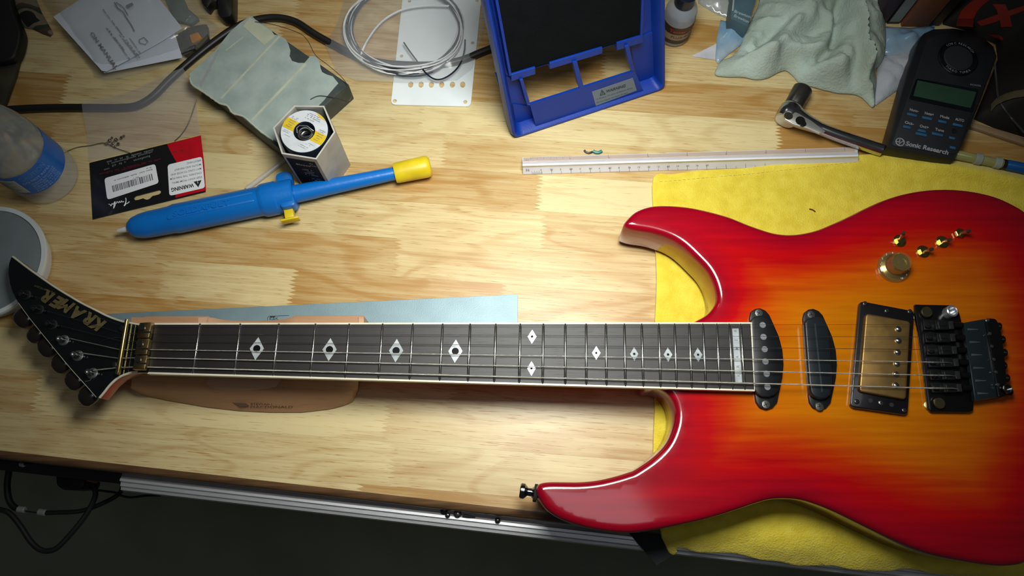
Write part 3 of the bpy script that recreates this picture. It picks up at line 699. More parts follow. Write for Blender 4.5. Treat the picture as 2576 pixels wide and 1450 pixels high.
RW1 = wood('cradle_wood', (0.50, 0.28, 0.15), (0.34, 0.17, 0.08), 0.0, 0.5, 0.7, False)
RW2 = wood('cradle_wood_pale', (0.56, 0.38, 0.28), (0.46, 0.29, 0.20), 0.0, 0.55, 0.5, False)
cr = root('neck_rest', P(630, 905, 1.5), 'boat-shaped wooden neck rest cradling the guitar neck on the bench', 'neck rest')
def lerp1(xs, ys, x):
    for i in range(len(xs) - 1):
        if x <= xs[i + 1]: return ys[i] + (ys[i + 1] - ys[i]) * (x - xs[i]) / (xs[i + 1] - xs[i])
    return ys[-1]
fr_x = [330, 360, 420, 520, 600, 680, 760, 830, 870, 893, 901]; fr_v = [980, 995, 1008, 1025, 1034, 1038, 1038, 1030, 1020, 1008, 985]
Vs = []; us = [330 + (901 - 330) * k / 44 for k in range(45)]; R = []
for u in us:
    bot = P(u, lerp1(fr_x, fr_v, u), 1.6)
    mid_z = 16
    bk = P(u, 800, 1.6)
    # ledge and upper wall
    led = P(u, lerp1([330, 350, 880, 901], [972, 984, 984, 972], u), 20)
    c0 = (u - 615) / 115.0
    sc_ = max(0, 1 - c0 * c0)                      # saddle scoop in the middle
    wall_v = 947 + 0.0 * sc_
    tz = 35 - 10 * sc_
    top_f = P(u, 944, tz); back = P(u, 799 + 9 * max(0, 1 - abs((u - 632) / 100.0) ** 3) if 532 < u < 732 else 799, tz if False else 35 - 6 * sc_)
    m1 = bot.lerp(led, 0.35); m1.z = 9
    m2 = bot.lerp(led, 0.80); m2.z = 17
    R.append([bot, m1, m2, led, V3((top_f.x, top_f.y - 0.5, tz - 1.5)), top_f, top_f.lerp(back, 0.5) + V3((0, 0, -1)), back, V3((back.x, back.y + 0.6, back.z - 2)), V3((back.x, back.y + 1, 1.6))])
mk('cradle_block', loft(R), RW1, cr, smooth=18)
# pale concave saddle on the front
R = []
for k in range(25):
    u = 497 + (723 - 497) * k / 24; s = sin(pi * k / 24) ** 0.55
    a = P(u, 944, 36.5 - 0.1); b = P(u, 966 + 36 * s, 24 - 12 * s)
    a = P(u, 946, 30)
    R.append([a, a.lerp(b, .5) + V3((0, -1.2 * s, 1.0 * s)), b + V3((0, -0.6, 0.3)), b + V3((0, 3, -3)), a + V3((0, 5, -3))])
mk('saddle', loft(R), RW2, cr, smooth=60)
text(cr, 'STEWART', P(632, 1018, 8.2), P(688, 1018, 8.2), 2.0, M('burnt_print', (0.10, 0.05, 0.03), 0.7), nrm=(0, -0.55, 0.83), fit=True, th=1.2)
text(cr, 'MACDONALD', P(632, 1025, 6.6), P(738, 1025, 6.6), 1.9, M('burnt_print', (0.10, 0.05, 0.03), 0.7), nrm=(0, -0.55, 0.83), fit=True, th=1.2)
mk('burnt_mark', ext([P(u, v, 9.6) for u, v in ((579,1012),(609,1009),(628,1022),(606,1023))], (0, 0, -0.4)), M('burnt_print'), cr, smooth=0)
# rest corner caps
for (a, b, v0, v1) in ((362, 526, 795, 812), (736, 916, 794, 812)):
    mk('rest_pad', plate([(a, v0), (b, v0), (b, v1 + 8), (a, v1 + 8)], 33, 31), RW1, cr, bev=1.2)

# ============================================================ black power cord
CBL = M('cable_black', (0.014, 0.013, 0.013), 0.42)
cp = [(-80,310),(0,281),(60,274),(150,271),(230,271),(300,271),(345,266),(385,243),(430,198),(490,145),(550,98),(600,66),(650,49),(700,45),(745,56),(790,85),(840,113),(900,143),(960,158),(1030,164),(1100,163),(1160,152),(1210,132),(1262,112)]
cpp = [P(u, v, 4.4 + (0 if not 850 < u < 1200 else 0)) for u, v in cp]
mk('mains_cable', tube(spline(cpp, 5), 3.9, 14), CBL, label='thick black power cord snaking across the back of the bench', cat='cable')

# ============================================================ water bottle
bt = root('water_bottle', P(126, 447, 0.2), 'clear plastic water bottle with a bright blue paper label', 'bottle')
bc = P(126, 447, 0.2)
CLR = M('clear_plastic', (0.80, 0.82, 0.82), 0.08, alpha=0.27, spec=1.0, var=0.01, bump=0.8, bscale=90)
prof = [(0.5, 2.5), (16, 2), (24, 0.1), (28, 1.2), (29.6, 5), (28.6, 8.5), (29.8, 11), (28.8, 14.5), (29.8, 17.5), (28.8, 21), (29.6, 24), (29.2, 26), (29.2, 62), (29.8, 64), (29.6, 72), (28.4, 84), (25.4, 98), (20.0, 112), (14.0, 123), (12.0, 128), (12.0, 141)]
mk('bottle_wall', lathe(prof[:13], bc, seg=56), CLR, bt, smooth=70)
mk('bottle_shoulder', loft([[bc + V3((cos(2 * pi * i / 56) * r, sin(2 * pi * i / 56) * r, h)) for i in range(56)] for r, h in prof[12:]], cap=False), M('shoulder_plastic', (0.50, 0.54, 0.53), 0.10, alpha=0.62, spec=1.0, col2=(0.30, 0.31, 0.27), vscale=26, bump=0.5, bscale=60), bt, smooth=70)
BL = M('label_blue', (0.010, 0.135, 0.56), 0.35, col2=(0.014, 0.16, 0.62))
def band(r, z0, z1, a0, a1, c, mat, par, name, n=40, th=0.25):
    R = [[c + V3((cos(a) * rr, sin(a) * rr, z)) for rr, z in ((r, z0), (r + th, z0), (r + th, z1), (r, z1))] for a in [a0 + (a1 - a0) * i / n for i in range(n + 1)]]
    return mk(name, loft(R), mat, par, smooth=60)
lb = band(29.5, 27, 61, 0, 2 * pi - 0.001, bc, BL, bt, 'bottle_label', 64)
NUT = M('label_panel', (0.50, 0.56, 0.50), 0.5)
band(29.85, 31, 55, radians(228), radians(280), bc, NUT, lb, 'nutrition_panel', 16)
def wrap(par, s, c, r, a0, a1, z, h, mat, name='lettering', bold=0.0):
    """text bent round an upright cylinder"""
    o = text(par, s, V3((0, 0, 0)), V3((abs(a1 - a0) * r, 0, 0)), h, mat, nrm=(0, 0, 1), fit=True, name=name, bold=bold)
    org = ORG[root_of(par).name]
    sg = 1 if a1 > a0 else -1
    for v in o.data.vertices:
        x, y = v.co.x / S + org.x, v.co.y / S + org.y
        a = a0 + sg * x / r; q = c + V3((cos(a) * (r + 0.12), sin(a) * (r + 0.12), z + y))
        v.co = (q - org) * S
    return o
PB = M('pale_blue_ink', (0.34, 0.52, 0.80), 0.5)
wrap(lb, 'CAUTION', bc, 29.8, radians(288), radians(338), 51, 6.0, M('mid_blue_ink', (0.10, 0.30, 0.70), 0.5))
wrap(lb, 'DO NOT REFILL', bc, 29.8, radians(286), radians(342), 45.5, 2.9, PB)
for i in range(5): wrap(lb, ['PLEASE RECYCLE', 'BOTTLED WATER', 'CRV ME VT CT', 'STORE IN COOL', 'DRY PLACE'][i], bc, 29.8, radians(296 - i), radians(344), 41.2 - i * 3.1, 1.9, PB)
for i in range(9): band(30.15, 33 + i * 2.3, 33.7 + i * 2.3, radians(231), radians(262 + 6 * (i % 3)), bc, GREYINK, lb, 'fine_print', 8, 0.05)
mk('bottle_cap', lathe([(14, 0), (14, 11), (13, 12), (0.1, 12)], bc + V3((0, 0, 140)), seg=40), M('cap_white', (0.7, 0.7, 0.7), 0.4), bt)

# ============================================================ translucent tub
tc_ = P(0, 676, 0.2)
TUBM = M('milky_plastic', (0.93, 0.98, 1.0), 0.3, alpha=0.78, var=0.02, spec=0.6)
tb = root('plastic_tub', tc_, 'shallow milky plastic tub beside the tip of the headstock', 'container')
mk('tub_wall', lathe([(0.5, 0.6), (46, 0.4), (49, 2), (51, 15), (54.4, 16.5), (54.6, 19), (52.2, 19.4), (49.4, 17.5), (47.5, 3), (45, 1.8), (0.5, 1.8)], tc_, seg=80), TUBM, tb, smooth=50)
mk('tub_rim', lathe([(50.2, 18.6), (50.4, 20.6), (54.2, 20.8), (54.6, 18.6)], tc_, seg=80), M('milky_rim', (0.88, 0.95, 0.97), 0.28, alpha=0.85, var=0.02), tb, smooth=50)
mk('paper_slip', ext([P(u, v, 3) for u, v in ((-60,590),(22,584),(38,604),(-20,650),(-70,660))], (0, 0, -0.5)), M('slip_white', (0.9, 0.92, 0.98), 0.7), label='white paper slip inside the milky plastic tub', cat='paper', smooth=0)

# ============================================================ header card in clear bag
cd = root('header_card', P(372, 445, 0.4), 'black and red header card stapled to a clear plastic bag, printed upside down', 'packaging card')
c4 = [P(225, 410, 1.4), P(505, 341, 1.4), P(517, 483, 1.4), P(233, 552, 1.4)]
def cq(s, t, z=1.4):  # s along the top (0 left .. 1 right), t down
    a = c4[0].lerp(c4[1], s); b = c4[3].lerp(c4[2], s); q = a.lerp(b, t); q.z = z; return q
def pxc(x, y):  # position from the zoomed view
    return (220 + x / 6.303, 330 + y / 6.303)
def cP(x, y, z): u, v = pxc(x, y); return P(u, v, z)
slot = [cP(*q, 1.4) for q in ((735,1062),(770,1030),(1140,935),(1170,950),(1160,985),(1130,1005),(1030,1030),(990,1070),(950,1088),(915,1082),(885,1066),(800,1092),(755,1095))]
# card with a real hanging slot
o2 = [(p.x, p.y) for p in c4]; nO = len(o2); s2 = [(p.x, p.y) for p in slot]
allp = [Vector(p) for p in o2 + s2]
def cc_(poly): return sum(poly[i - 1][0] * poly[i][1] - poly[i][0] * poly[i - 1][1] for i in range(len(poly))) > 0
e1 = [(i, (i + 1) % 4) for i in range(4)]; e2 = [(nO + i, nO + (i + 1) % len(s2)) for i in range(len(s2))]
r_ = geometry.delaunay_2d_cdt(allp, e1 + e2, [], 1, 1e-5)
tri = [f for f in r_[2] if not inpoly(sum(r_[0][i].x for i in f) / 3, sum(r_[0][i].y for i in f) / 3, s2)]
Vt = [V3((p.x, p.y, 1.4)) for p in r_[0]]; n = len(Vt)
ed = {}
for f in tri:
    for a, b in zip(f, list(f[1:]) + [f[0]]): ed[(a, b)] = 1
sd_ = [(a, b, b + n, a + n) for a, b in ed if (b, a) not in ed]
CARDB = M('card_black', (0.010, 0.010, 0.012), 0.3, coat=0.3); CARDR = M('card_red', (0.62, 0.002, 0.014), 0.35, coat=0.3)
card = mk('card', (Vt + [v - V3((0, 0, .7)) for v in Vt], [tuple(f) for f in tri] + [tuple(i + n for i in f[::-1]) for f in tri] + sd_), CARDB, cd, smooth=0)
mk('red_panel', ext([cP(*q, 1.5) for q in ((1262,205),(1290,270),(1330,350),(1375,430),(1415,495),(1440,700),(1420,900),(1393,1058),(1880,940),(1850,500),(1795,68))], (0, 0, -0.12)), CARDR, cd, smooth=0)
s1 = label_plate(cd, [cP(*q, 1.5) for q in ((268,750),(1075,520),(1132,825),(315,1092))], WHITE, 0.12, 3.0)
s2_ = label_plate(cd, [cP(*q, 1.55) for q in ((1270,535),(1815,405),(1865,900),(1300,1030))], WHITE, 0.12, 3.0)
# upside-down print: baseline runs from right to left, cap height points down the picture
def ctext(s, x0, y0, x1, y1, h, mat, par=card, **k): return text(par, s, cP(x0, y0, 1.68), cP(x1, y1, 1.68), h, mat, th=0.05, **k)
ctext('WARNING', 1682, 828, 1325, 908, 3.9, INK, fit=True, bold=0.03)
tri_ = [cP(*q, 1.72) for q in ((1683,803),(1808,778),(1757,892))]
mk('hazard_triangle', ext(tri_, (0, 0, -0.05)), INK, card, smooth=0)
ctext('!', 1752, 795, 1740, 798, 2.4, WHITE, bold=0.03).location.z += 0.00012
for s, a, b in (('KEEP AWAY FROM SMALL', (1812, 712), (1338, 815)), ('CHILDREN. THE THIN FILM', (1808, 645), (1312, 750)), ('MAY CLING TO NOSE AND', (1803, 580), (1318, 683)), ('MOUTH AND PREVENT', (1798, 515), (1375, 605)), ('BREATHING', (1795, 450), (1575, 497))):
    ctext(s, *a, *b, 2.0, GREYINK, fit=True, bold=0.01)
xs = 1022
rb = random.Random(5); q = []
while xs > 395:
    wd = rb.choice((8, 12, 18, 26)); x2 = xs - wd
    f = lambda x, t: (x + t * 20, 675 + (1022 - x) * 0.305 + t * 100)
    q.append(ext([cP(*f(xs, 0), 1.70), cP(*f(x2, 0), 1.70), cP(*f(x2, 1), 1.70), cP(*f(xs, 1), 1.70)], (0, 0, -0.04)))
    xs = x2 - rb.choice((7, 12, 16))
mk('barcode', join(*q), GREYINK, card, smooth=0)
q = []
for k, (a, b) in enumerate((((1025, 600), (410, 782)), ((1015, 567), (930, 590)), ((815, 722), (730, 742)))): q += bars(card, cP(*a, 1.68), cP(*b, 1.68), 1.4, GREYINK, seed=k)
mk('fine_print', join(*q), GREYINK, card, smooth=0)
LG = M('card_grey_print', (0.16, 0.18, 0.17), 0.5); MR = M('card_maroon_print', (0.13, 0.006, 0.016), 0.5)
q = []
for k, (a, b, h) in enumerate((((1040, 285), (310, 480), 2.6), ((1030, 320), (320, 515), 2.0), ((990, 382), (735, 455), 2.6), ((600, 478), (365, 545), 2.6), ((345, 580), (275, 600), 2.2))): q += bars(card, cP(*a, 1.5), cP(*b, 1.5), h, LG, seed=9 + k)
mk('fine_print', join(*q), LG, card, smooth=0)
q = bars(card, cP(1160, 430, 1.5), cP(200, 670, 1.5), 2.2, MR, seed=3) + bars(card, cP(940, 505, 1.5), cP(480, 625, 1.5), 2.0, MR, seed=4)
mk('fine_print', join(*q), MR, card, smooth=0)
lg = [(665,1118),(640,1142),(615,1150),(592,1178),(580,1185),(600,1150),(612,1100),(606,1060)]
mk('script_logo', tube(spline([cP(*q, 1.6) for q in lg], 4), 0.42, 6), WHITE, card)
mk('script_logo', tube(spline([cP(*q, 1.6) for q in ((578,1112),(560,1128),(540,1105),(528,1135),(505,1112),(496,1140),(470,1118),(462,1143),(444,1150),(436,1180),(412,1228),(424,1170),(440,1130),(432,1122),(405,1165),(392,1148),(380,1172),(370,1188),(360,1165),(335,1160))], 3), 0.34, 6), WHITE, card)
mk('staple', tube([cP(*q, 1.75) for q in ((1350,332),(1420,325))], 0.3, 6), STEEL, card)
mk('staple', tube([cP(*q, 1.75) for q in ((1480,300),(1532,308))], 0.3, 6), STEEL, card)
FILM = M('clear_film', (0.62, 0.60, 0.66), 0.16, alpha=0.26, var=0.02, spec=0.9)
bagp = [P(u, v, 0) for u, v in ((218,268),(300,246),(380,216),(470,184),(494,228),(500,300),(505,339),(372,372),(225,408))]
cfine = spline(cpp, 8)[24:120]
def zbag(x, y, d):
    q = V3((x, y)); z = 1.7
    for a in cfine:
        r = hypot(a.x - x, a.y - y); z = max(z, 9.6 - max(0, r - 3) * 0.30)
    return z + 0.25 * noise.noise(V3((x, y, 0)) * 0.06) if d > 0.5 else z
obag = [(p.x, p.y) for p in bagp]
obag = [(a[0] + (b[0] - a[0]) * k / 6, a[1] + (b[1] - a[1]) * k / 6) for a, b in zip(obag, obag[1:] + obag[:1]) for k in range(6)]
mk('film_bag', sheet(obag, 5.0, zbag), FILM, cd, smooth=80)
# thin wires and solder snippets near the bag
WIR = M('tinned_wire', (0.42, 0.40, 0.37), 0.3, 1.0)
blob = []
for i, (u, v, r) in enumerate(((268,362,1.6),(276,354,1.9),(284,360,1.5),(292,352,2.1),(298,362,1.6),(306,346,1.6),(312,342,1.3),(282,346,1.2),(290,368,1.3))):
    c = P(u, v, 3.4 + (i % 3)); blob.append(lathe([(0.1, -r), (r * .8, -r * .5), (r, 0), (r * .7, r * .6), (0.1, r)], c, (sin(i), cos(i * 2), .6), 8))
mk('wire_snippet', join(tube(spline([P(160,386,1.0), P(180,376,1.4), P(200,370,1.4), P(230,366,2.6), P(262,360,3), P(290,372,3), P(330,386,2.4)], 5), 0.4, 6), *blob), WIR, label='frizzy silver wire snippet under the film of the card bag', cat='wire', group='wire snippets beside the header card')
mk('wire_snippet', tube(spline([P(494,248,2.9), P(489,268,3.1), P(480,295,2.9), P(470,318,3.1), P(455,340,2.9), P(440,354,2.6)], 5), 0.5, 6), WIR, label='twisted silver wire curving between the card and the grey box', cat='wire', group='wire snippets beside the header card')

# ============================================================ solder sucker
ax0, ax1 = P(300, 581, 17), P(1062, 422, 15)
sd0 = (ax1 - ax0).normalized(); L0 = (ax1 - ax0).length
dev = P(318, 577, 15); 
def A(t): return dev + sd0 * t
mm = lambda px: px / 2.78
SUB = M('sucker_blue', (0.003, 0.165, 0.60), 0.33, col2=(0.004, 0.165, 0.60), bump=0.15, bscale=250)
SUY = M('sucker_yellow', (0.82, 0.62, 0.015), 0.4)
ss_ = root('solder_sucker', A(80) - V3((0, 0, 15)), 'bright blue solder sucker with yellow plunger cap', 'solder sucker')
Lt = lambda u: (P(u, 577 - (u - 318) * 0.2085, 15) - dev).dot(sd0)
sy = V3((-sd0.y, sd0.x, 0)).normalized()
mk('nozzle', lathe([(1.8, Lt(296)), (2.2, Lt(299)), (3.1, Lt(326))], dev, sd0, 20), M('nozzle_ptfe', (0.70, 0.70, 0.66), 0.5), ss_)
mk('barrel', lathe([(3.5, Lt(322)), (6.4, Lt(326)), (9.2, Lt(336)), (10.2, Lt(342)), (10.3, Lt(344)), (11.6, Lt(356)), (12.4, Lt(375)), (12.9, Lt(430)), (13.4, Lt(436)), (14.0, Lt(445)), (14.1, Lt(652)), (14.4, Lt(657))], dev, sd0, 48), SUB, ss_, smooth=25)
mk('barrel_panel', ext(rnd_poly([A(Lt(u)) + sy * y + V3((0, 0, math.sqrt(max(14.6 ** 2 - y * y, 1)) * 1.0)) for u, y in ((432, -5.6), (650, -5.6), (650, 4.6), (446, 4.6))], 3), (0, 0, -3)), SUB, ss_, bev=0.5, label='raised blue panel with embossed name')
text(ss_, 'SOLDAPULT', A(Lt(450)) + V3((0, 0, 13.75)) - sy * 4.2, A(Lt(590)) + V3((0, 0, 13.75)) - sy * 4.2, 5.4, SUB, name='embossed_lettering', fit=True, th=0.75, bold=0.02)
mk('collar', lathe([(14.2, Lt(655)), (15.6, Lt(662)), (16.0, Lt(668)), (16.0, Lt(697)), (15.2, Lt(700)), (15.0, Lt(738)), (13.6, Lt(742)), (5, Lt(742))], dev, sd0, 48), SUB, ss_, smooth=25)
g0 = A(Lt(722))
mk('finger_guard', join(ext(rnd_poly([g0 + sd0 * a + sy * b + V3((0, 0, 5)) for a, b in ((-7, 8), (-7.5, 22), (2, 24), (8, 21), (8, 8))], 4), (0, 0, -9)), ext(rnd_poly([g0 + sd0 * a + sy * b + V3((0, 0, 10)) for a, b in ((-6, -16), (8, -16), (8, -6), (-6, -6))], 4), (0, 0, -14))), SUB, ss_, bev=1.5)
mk('plunger_tube', lathe([(8.6, Lt(735)), (8.4, Lt(775)), (7.6, Lt(830)), (6.4, Lt(980)), (6.3, Lt(1000))], dev, sd0, 36), SUB, ss_)
mk('plunger_cap', lathe([(6, Lt(992)), (9.4, Lt(993)), (9.9, Lt(1000)), (10.4, Lt(1055)), (10.6, Lt(1072)), (9.8, Lt(1079)), (7.6, Lt(1083)), (0.1, Lt(1084))], dev + V3((0, 0, 0)), sd0, 40), SUY, ss_, smooth=50)
tr = P(729, 541, 14)
mk('trigger_button', join(box(tr + sy * 1.5, sd0 * 4.2, sy * 5.5, V3((0, 0, 3.4))), box(tr - sy * 5.5, sd0 * 8.2, sy * 1.0, V3((0, 0, 4.5)))), SUY, ss_, bev=0.5)
# clear tube behind the sucker
mk('clear_tube', tube(spline([P(640,470,3), P(620,476,3), P(665,442,3), P(715,404,3), P(740,388,3)][1:], 6), 2.4, 12), M('clear_hose', (0.75, 0.72, 0.66), 0.2, alpha=0.5, var=0.02), label='thin clear plastic tube between the solder sucker and the solder box', cat='tube')

# ============================================================ worn grey box
ZT = 27
bx = root('worn_box', P(690, 205, 0), 'flat box wrapped in worn grey paper torn along one side', 'box')
T4 = [P(633, 41, ZT), P(878, 212, ZT), P(700, 372, ZT), P(478, 192, ZT)]
mk('box_body', ext([T4[0], T4[1], T4[2], T4[3]], (0, 0, -ZT + 0.3)), M('worn_box_dark', (0.055, 0.070, 0.068), 0.55, col2=(0.03, 0.04, 0.04)), bx, bev=1.2, smooth=30)
def xb(x, y, z=ZT + 0.7): return P(400 + x / 3.021, y / 3.021, z)
PAP = M('grey_paper', (0.44, 0.52, 0.49), 0.75, col2=(0.33, 0.41, 0.39), vscale=45, bump=0.4, bscale=160)
pp = [(700,115),(735,150),(800,190),(850,225),(875,262),(920,270),(965,300),(985,340),(998,385),(992,425),(1010,462),(1060,478),(1105,478),(1150,425),(1195,430),(1220,470),(1228,520),(1240,548),(1275,566),(1320,580),(1362,632),(1330,668),(1290,715),(1255,760),(1215,800),(1150,900),(1000,1100),(915,1095),(870,1062),(780,1000),(700,930),(640,880),(560,855),(520,800),(460,780),(400,740),(330,690),(255,640),(235,610),(232,560),(300,500),(420,390),(540,240),(620,170)]
pq = [(xb(*a).x, xb(*a).y) for a in pp]
mk('torn_paper', sheet(pq, 5, lambda x, y, d: ZT + 0.6 + 0.35 * noise.noise(V3((x, y, 0)) * 0.08), 0.55), PAP, bx, smooth=50)
CR = M('cream_strip', (0.60, 0.62, 0.48), 0.75, col2=(0.50, 0.54, 0.42))
for a, b, w_ in (((470,750),(915,275),7), ((705,915),(1115,485),9), ((505,385),(640,280),4), ((235,612),(640,985),7)):
    p, q = xb(*a, ZT + 0.9), xb(*b, ZT + 0.9)
    if b == (640, 985): continue
    n_ = (q - p).normalized(); s_ = V3((-n_.y, n_.x, 0)) * (w_ / 7.6)
    mk('paper_strip', ext([p - s_, q - s_, q + s_, p + s_], (0, 0, -0.4)), CR, bx, smooth=0)
mk('paper_patch', ext([xb(*q, ZT + 0.95) for q in ((690,130),(735,160),(800,200),(850,235),(880,275),(800,345),(740,290),(640,200))], (0, 0, -0.3)), CR, bx, smooth=0)
edge = [xb(*q, ZT + 0.2) for q in ((232,590),(255,645),(330,695),(400,745),(460,785),(520,805),(560,860),(640,885),(700,935),(780,1005),(870,1066))]
mk('frayed_edge', tube(spline(edge, 4), [0.6 + 0.5 * abs(sin(i * 1.7)) for i in range(len(edge) * 4 - 3)], 6), CR, bx)
mk('clear_wrap', ext([xb(*q, ZT + 1.5) for q in ((470,370),(320,665),(310,640),(440,385))], (0, 0, -0.1)), FILM, bx, smooth=0)
mk('thin_wire', tube(spline([xb(730,165,ZT+2), xb(880,190,ZT+3), xb(1060,250,ZT+3), xb(1130,310,ZT+3), xb(1190,420,ZT+2), xb(1290,500,ZT+3), xb(1400,600,ZT+4), xb(1455,700,ZT+3), xb(1440,770,ZT+2), xb(1340,745,ZT+2), xb(1220,728,ZT+2), xb(1150,755,ZT+2)], 6), 0.33, 6), M('dark_wire', (0.10, 0.09, 0.085), 0.4, 0.6), label='thin dark wire looping over the worn grey box', cat='wire')

# ============================================================ hexagonal solder box
HZ = 66
hexp = [(P(u, v, HZ)) for u, v in ((741,266),(816,267),(844,333),(796,402),(709,388),(687,322))]
hb = root('solder_box', P(830, 395, 0), 'hexagonal cardboard box holding a solder spool with a yellow and white label', 'solder box')
hc = sum(hexp, V3()) / 6
CBW = M('carton_grey', (0.46, 0.45, 0.42), 0.6, col2=(0.38, 0.37, 0.35)); CBE = M('carton_edge', (0.62, 0.60, 0.54), 0.7)
outer = hexp; inner = [p + (hc - p).normalized() * 1.6 for p in hexp]
dz = V3((0, 0, -HZ + 0.2))
mk('carton', loft([[p + dz for p in outer], outer, inner, [p + V3((0, 0, -9)) for p in inner], [p + dz + V3((0, 0, 1)) for p in inner]], cap=True), CBW, hb, smooth=20)
mk('carton_rim', loft([[p + V3((0, 0, 0.1)) for p in outer], [p + V3((0, 0, .5)) for p in outer], [p + V3((0, 0, .5)) for p in inner], [p + V3((0, 0, 0.1)) for p in inner]], cap=False), CBE, hb, smooth=0)
def facep(i, s, h, off=0.35):
    a, b = hexp[i], hexp[(i + 1) % 6]; q = a.lerp(b, s); n_ = V3(((b - a).y, -(b - a).x, 0)).normalized()
    if (q - hc).dot(n_) < 0: n_ = -n_
    q = q + n_ * off; q.z = h; return q, n_
# front-left face (index 3->4) black label, face 2->3 plain grey
a, n_ = facep(3, 0.10, 0); 
fl_ = [facep(3, s, h)[0] for s, h in ((0.10, 60), (0.93, 60), (0.93, 3), (0.10, 3))]
mk('side_label', ext(fl_, -n_ * 0.3), M('label_black', (0.014, 0.011, 0.013), 0.7, spec=0.1), hb, smooth=0)
txp = lambda s, h: facep(3, s, h, 0.45)[0]
CG = M('carton_print', (0.30, 0.30, 0.31), 0.6)
q = []
for k, (s0, s1_, h, hh) in enumerate(((0.72, 0.30, 49, 3.6), (0.30, 0.12, 55, 2.6), (0.30, 0.12, 51, 2.6), (0.62, 0.34, 40, 2.0), (0.62, 0.30, 36.5, 2.0), (0.62, 0.28, 33, 2.0), (0.62, 0.26, 29.5, 2.0), (0.60, 0.20, 22, 2.0), (0.60, 0.22, 18.5, 2.0))):
    q += bars(hb, txp(s1_, h - 0) if False else txp(s0, h), txp(s1_, h), hh, CG, nrm=n_, seed=k)
mk('fine_print', join(*q), CG, hb, smooth=0)
sp = hc + V3((-1.1, 1.6, -4))
mk('spool_flange', lathe([(0.1, -30), (22.0, -30), (22.0, -1), (21.6, 0), (9.6, 0), (9.2, -0.6), (9.0, -16), (0.1, -16)], sp, seg=64), M('spool_navy', (0.012, 0.020, 0.035), 0.4), hb, smooth=35)
sl = mk('spool_label', loft([[sp + V3((cos(a) * r, sin(a) * r, z)) for r, z in ((9.8, 0.1), (9.8, 0.4), (21.2, 0.4), (21.2, 0.1))] for a in [2 * pi * i / 64 for i in range(65)]], cap=False), M('label_white', (0.72, 0.75, 0.80), 0.45, col2=(0.62, 0.65, 0.70), vscale=120), hb, smooth=0)
YL = M('label_yellow', (0.86, 0.60, 0.010), 0.45)
def sector(ang, half, r0, r1, mat, nm):  # band of constant width crossing the ring
    d = V3((cos(ang), sin(ang), 0)); s = V3((-d.y, d.x, 0)); n1 = 10
    L1 = [d * math.sqrt(r0 * r0 - y * y) + s * y for y in [half * (2 * i / n1 - 1) for i in range(n1 + 1)]]
    L2 = [d * math.sqrt(r1 * r1 - y * y) + s * y for y in [half * (2 * i / n1 - 1) for i in range(n1 + 1)]][::-1]
    return mk(nm, ext([sp + q + V3((0, 0, 0.62)) for q in L1 + L2], (0, 0, -0.2)), mat, sl, smooth=0)
ya = radians(152)
sector(ya, 5.2, 9.9, 21.0, YL, 'yellow_band'); sector(ya + pi, 5.2, 9.9, 21.0, YL, 'yellow_band')
aa = [radians(28 + k * 4.4) for k in range(9)]
mk('yellow_rim', ext([sp + V3((cos(a) * 21.0, sin(a) * 21.0, .6)) for a in aa] + [sp + V3((cos(a) * (21.0 - 2.2 * sin(pi * i / 8)), sin(a) * (21.0 - 2.2 * sin(pi * i / 8)), .6)) for i, a in reversed(list(enumerate(aa)))][1:-1], (0, 0, -0.2)), YL, sl, smooth=0)
dl = V3((cos(ya), sin(ya), 0)) * -1; dp = V3((-dl.y, dl.x, 0))
q = []; q2 = []
for k, (off, a, b, h) in enumerate(((20, -6, 5, 1.3), (18, -8, 8, 1.3), (16, -9, 9, 1.5), (13.5, -8, 3, 1.2), (8.5, -20, -13, 1.4), (6.8, -20, -14, 1.0), (8.5, 13, 20, 1.4), (6.8, 13, 19, 1.0), (-8.5, -20, -12, 0.9), (-10.2, -20, -13, 0.9), (-13, -16, -8, 0.9), (-10, 11, 18, 0.9), (-12, 9, 17, .9), (-15, 4, 14, .9), (-17, 3, 12, .9))):
    q += bars(sl, sp + (dl * a + dp * off) * 0.87 + V3((0, 0, .5)), sp + (dl * b + dp * off) * 0.87 + V3((0, 0, .5)), h * 0.9, GREYINK, seed=20 + k)
for k, off in enumerate((3.4, 1.2, -1, -3.2)):
    for sgn in (-1, 1): q2 += bars(sl, sp + dl * (sgn * 14.8 - 3.0) + dp * off + V3((0, 0, .62)), sp + dl * (sgn * 14.8 + 3.0) + dp * off + V3((0, 0, .62)), 1.2, GREYINK, seed=50 + k)
mk('fine_print', join(*(q + q2)), GREYINK, sl, smooth=0)
coil = []
for k in range(300):
    t = k / 300; a = t * 2 * pi * 9; r = 6.2 + 1.0 * sin(a * 0.37); coil.append(sp + V3((cos(a) * r, sin(a) * r * 0.92, -13 + 5.5 * t * 2 - 2 * sin(a * .5))))
mk('solder_coil', tube(coil, 0.8, 6), M('solder', (0.22, 0.22, 0.215), 0.4, 0.9), hb)
mk('solder_tail', tube([sp + V3((-7.4, 0, -3)), sp + V3((-7.4, 4, -1)), sp + V3((-5, 6, -0.6)), sp + V3((2, 5.6, -.6)), sp + V3((7.4, 2, -3))], 0.6, 6), M('solder'), hb)

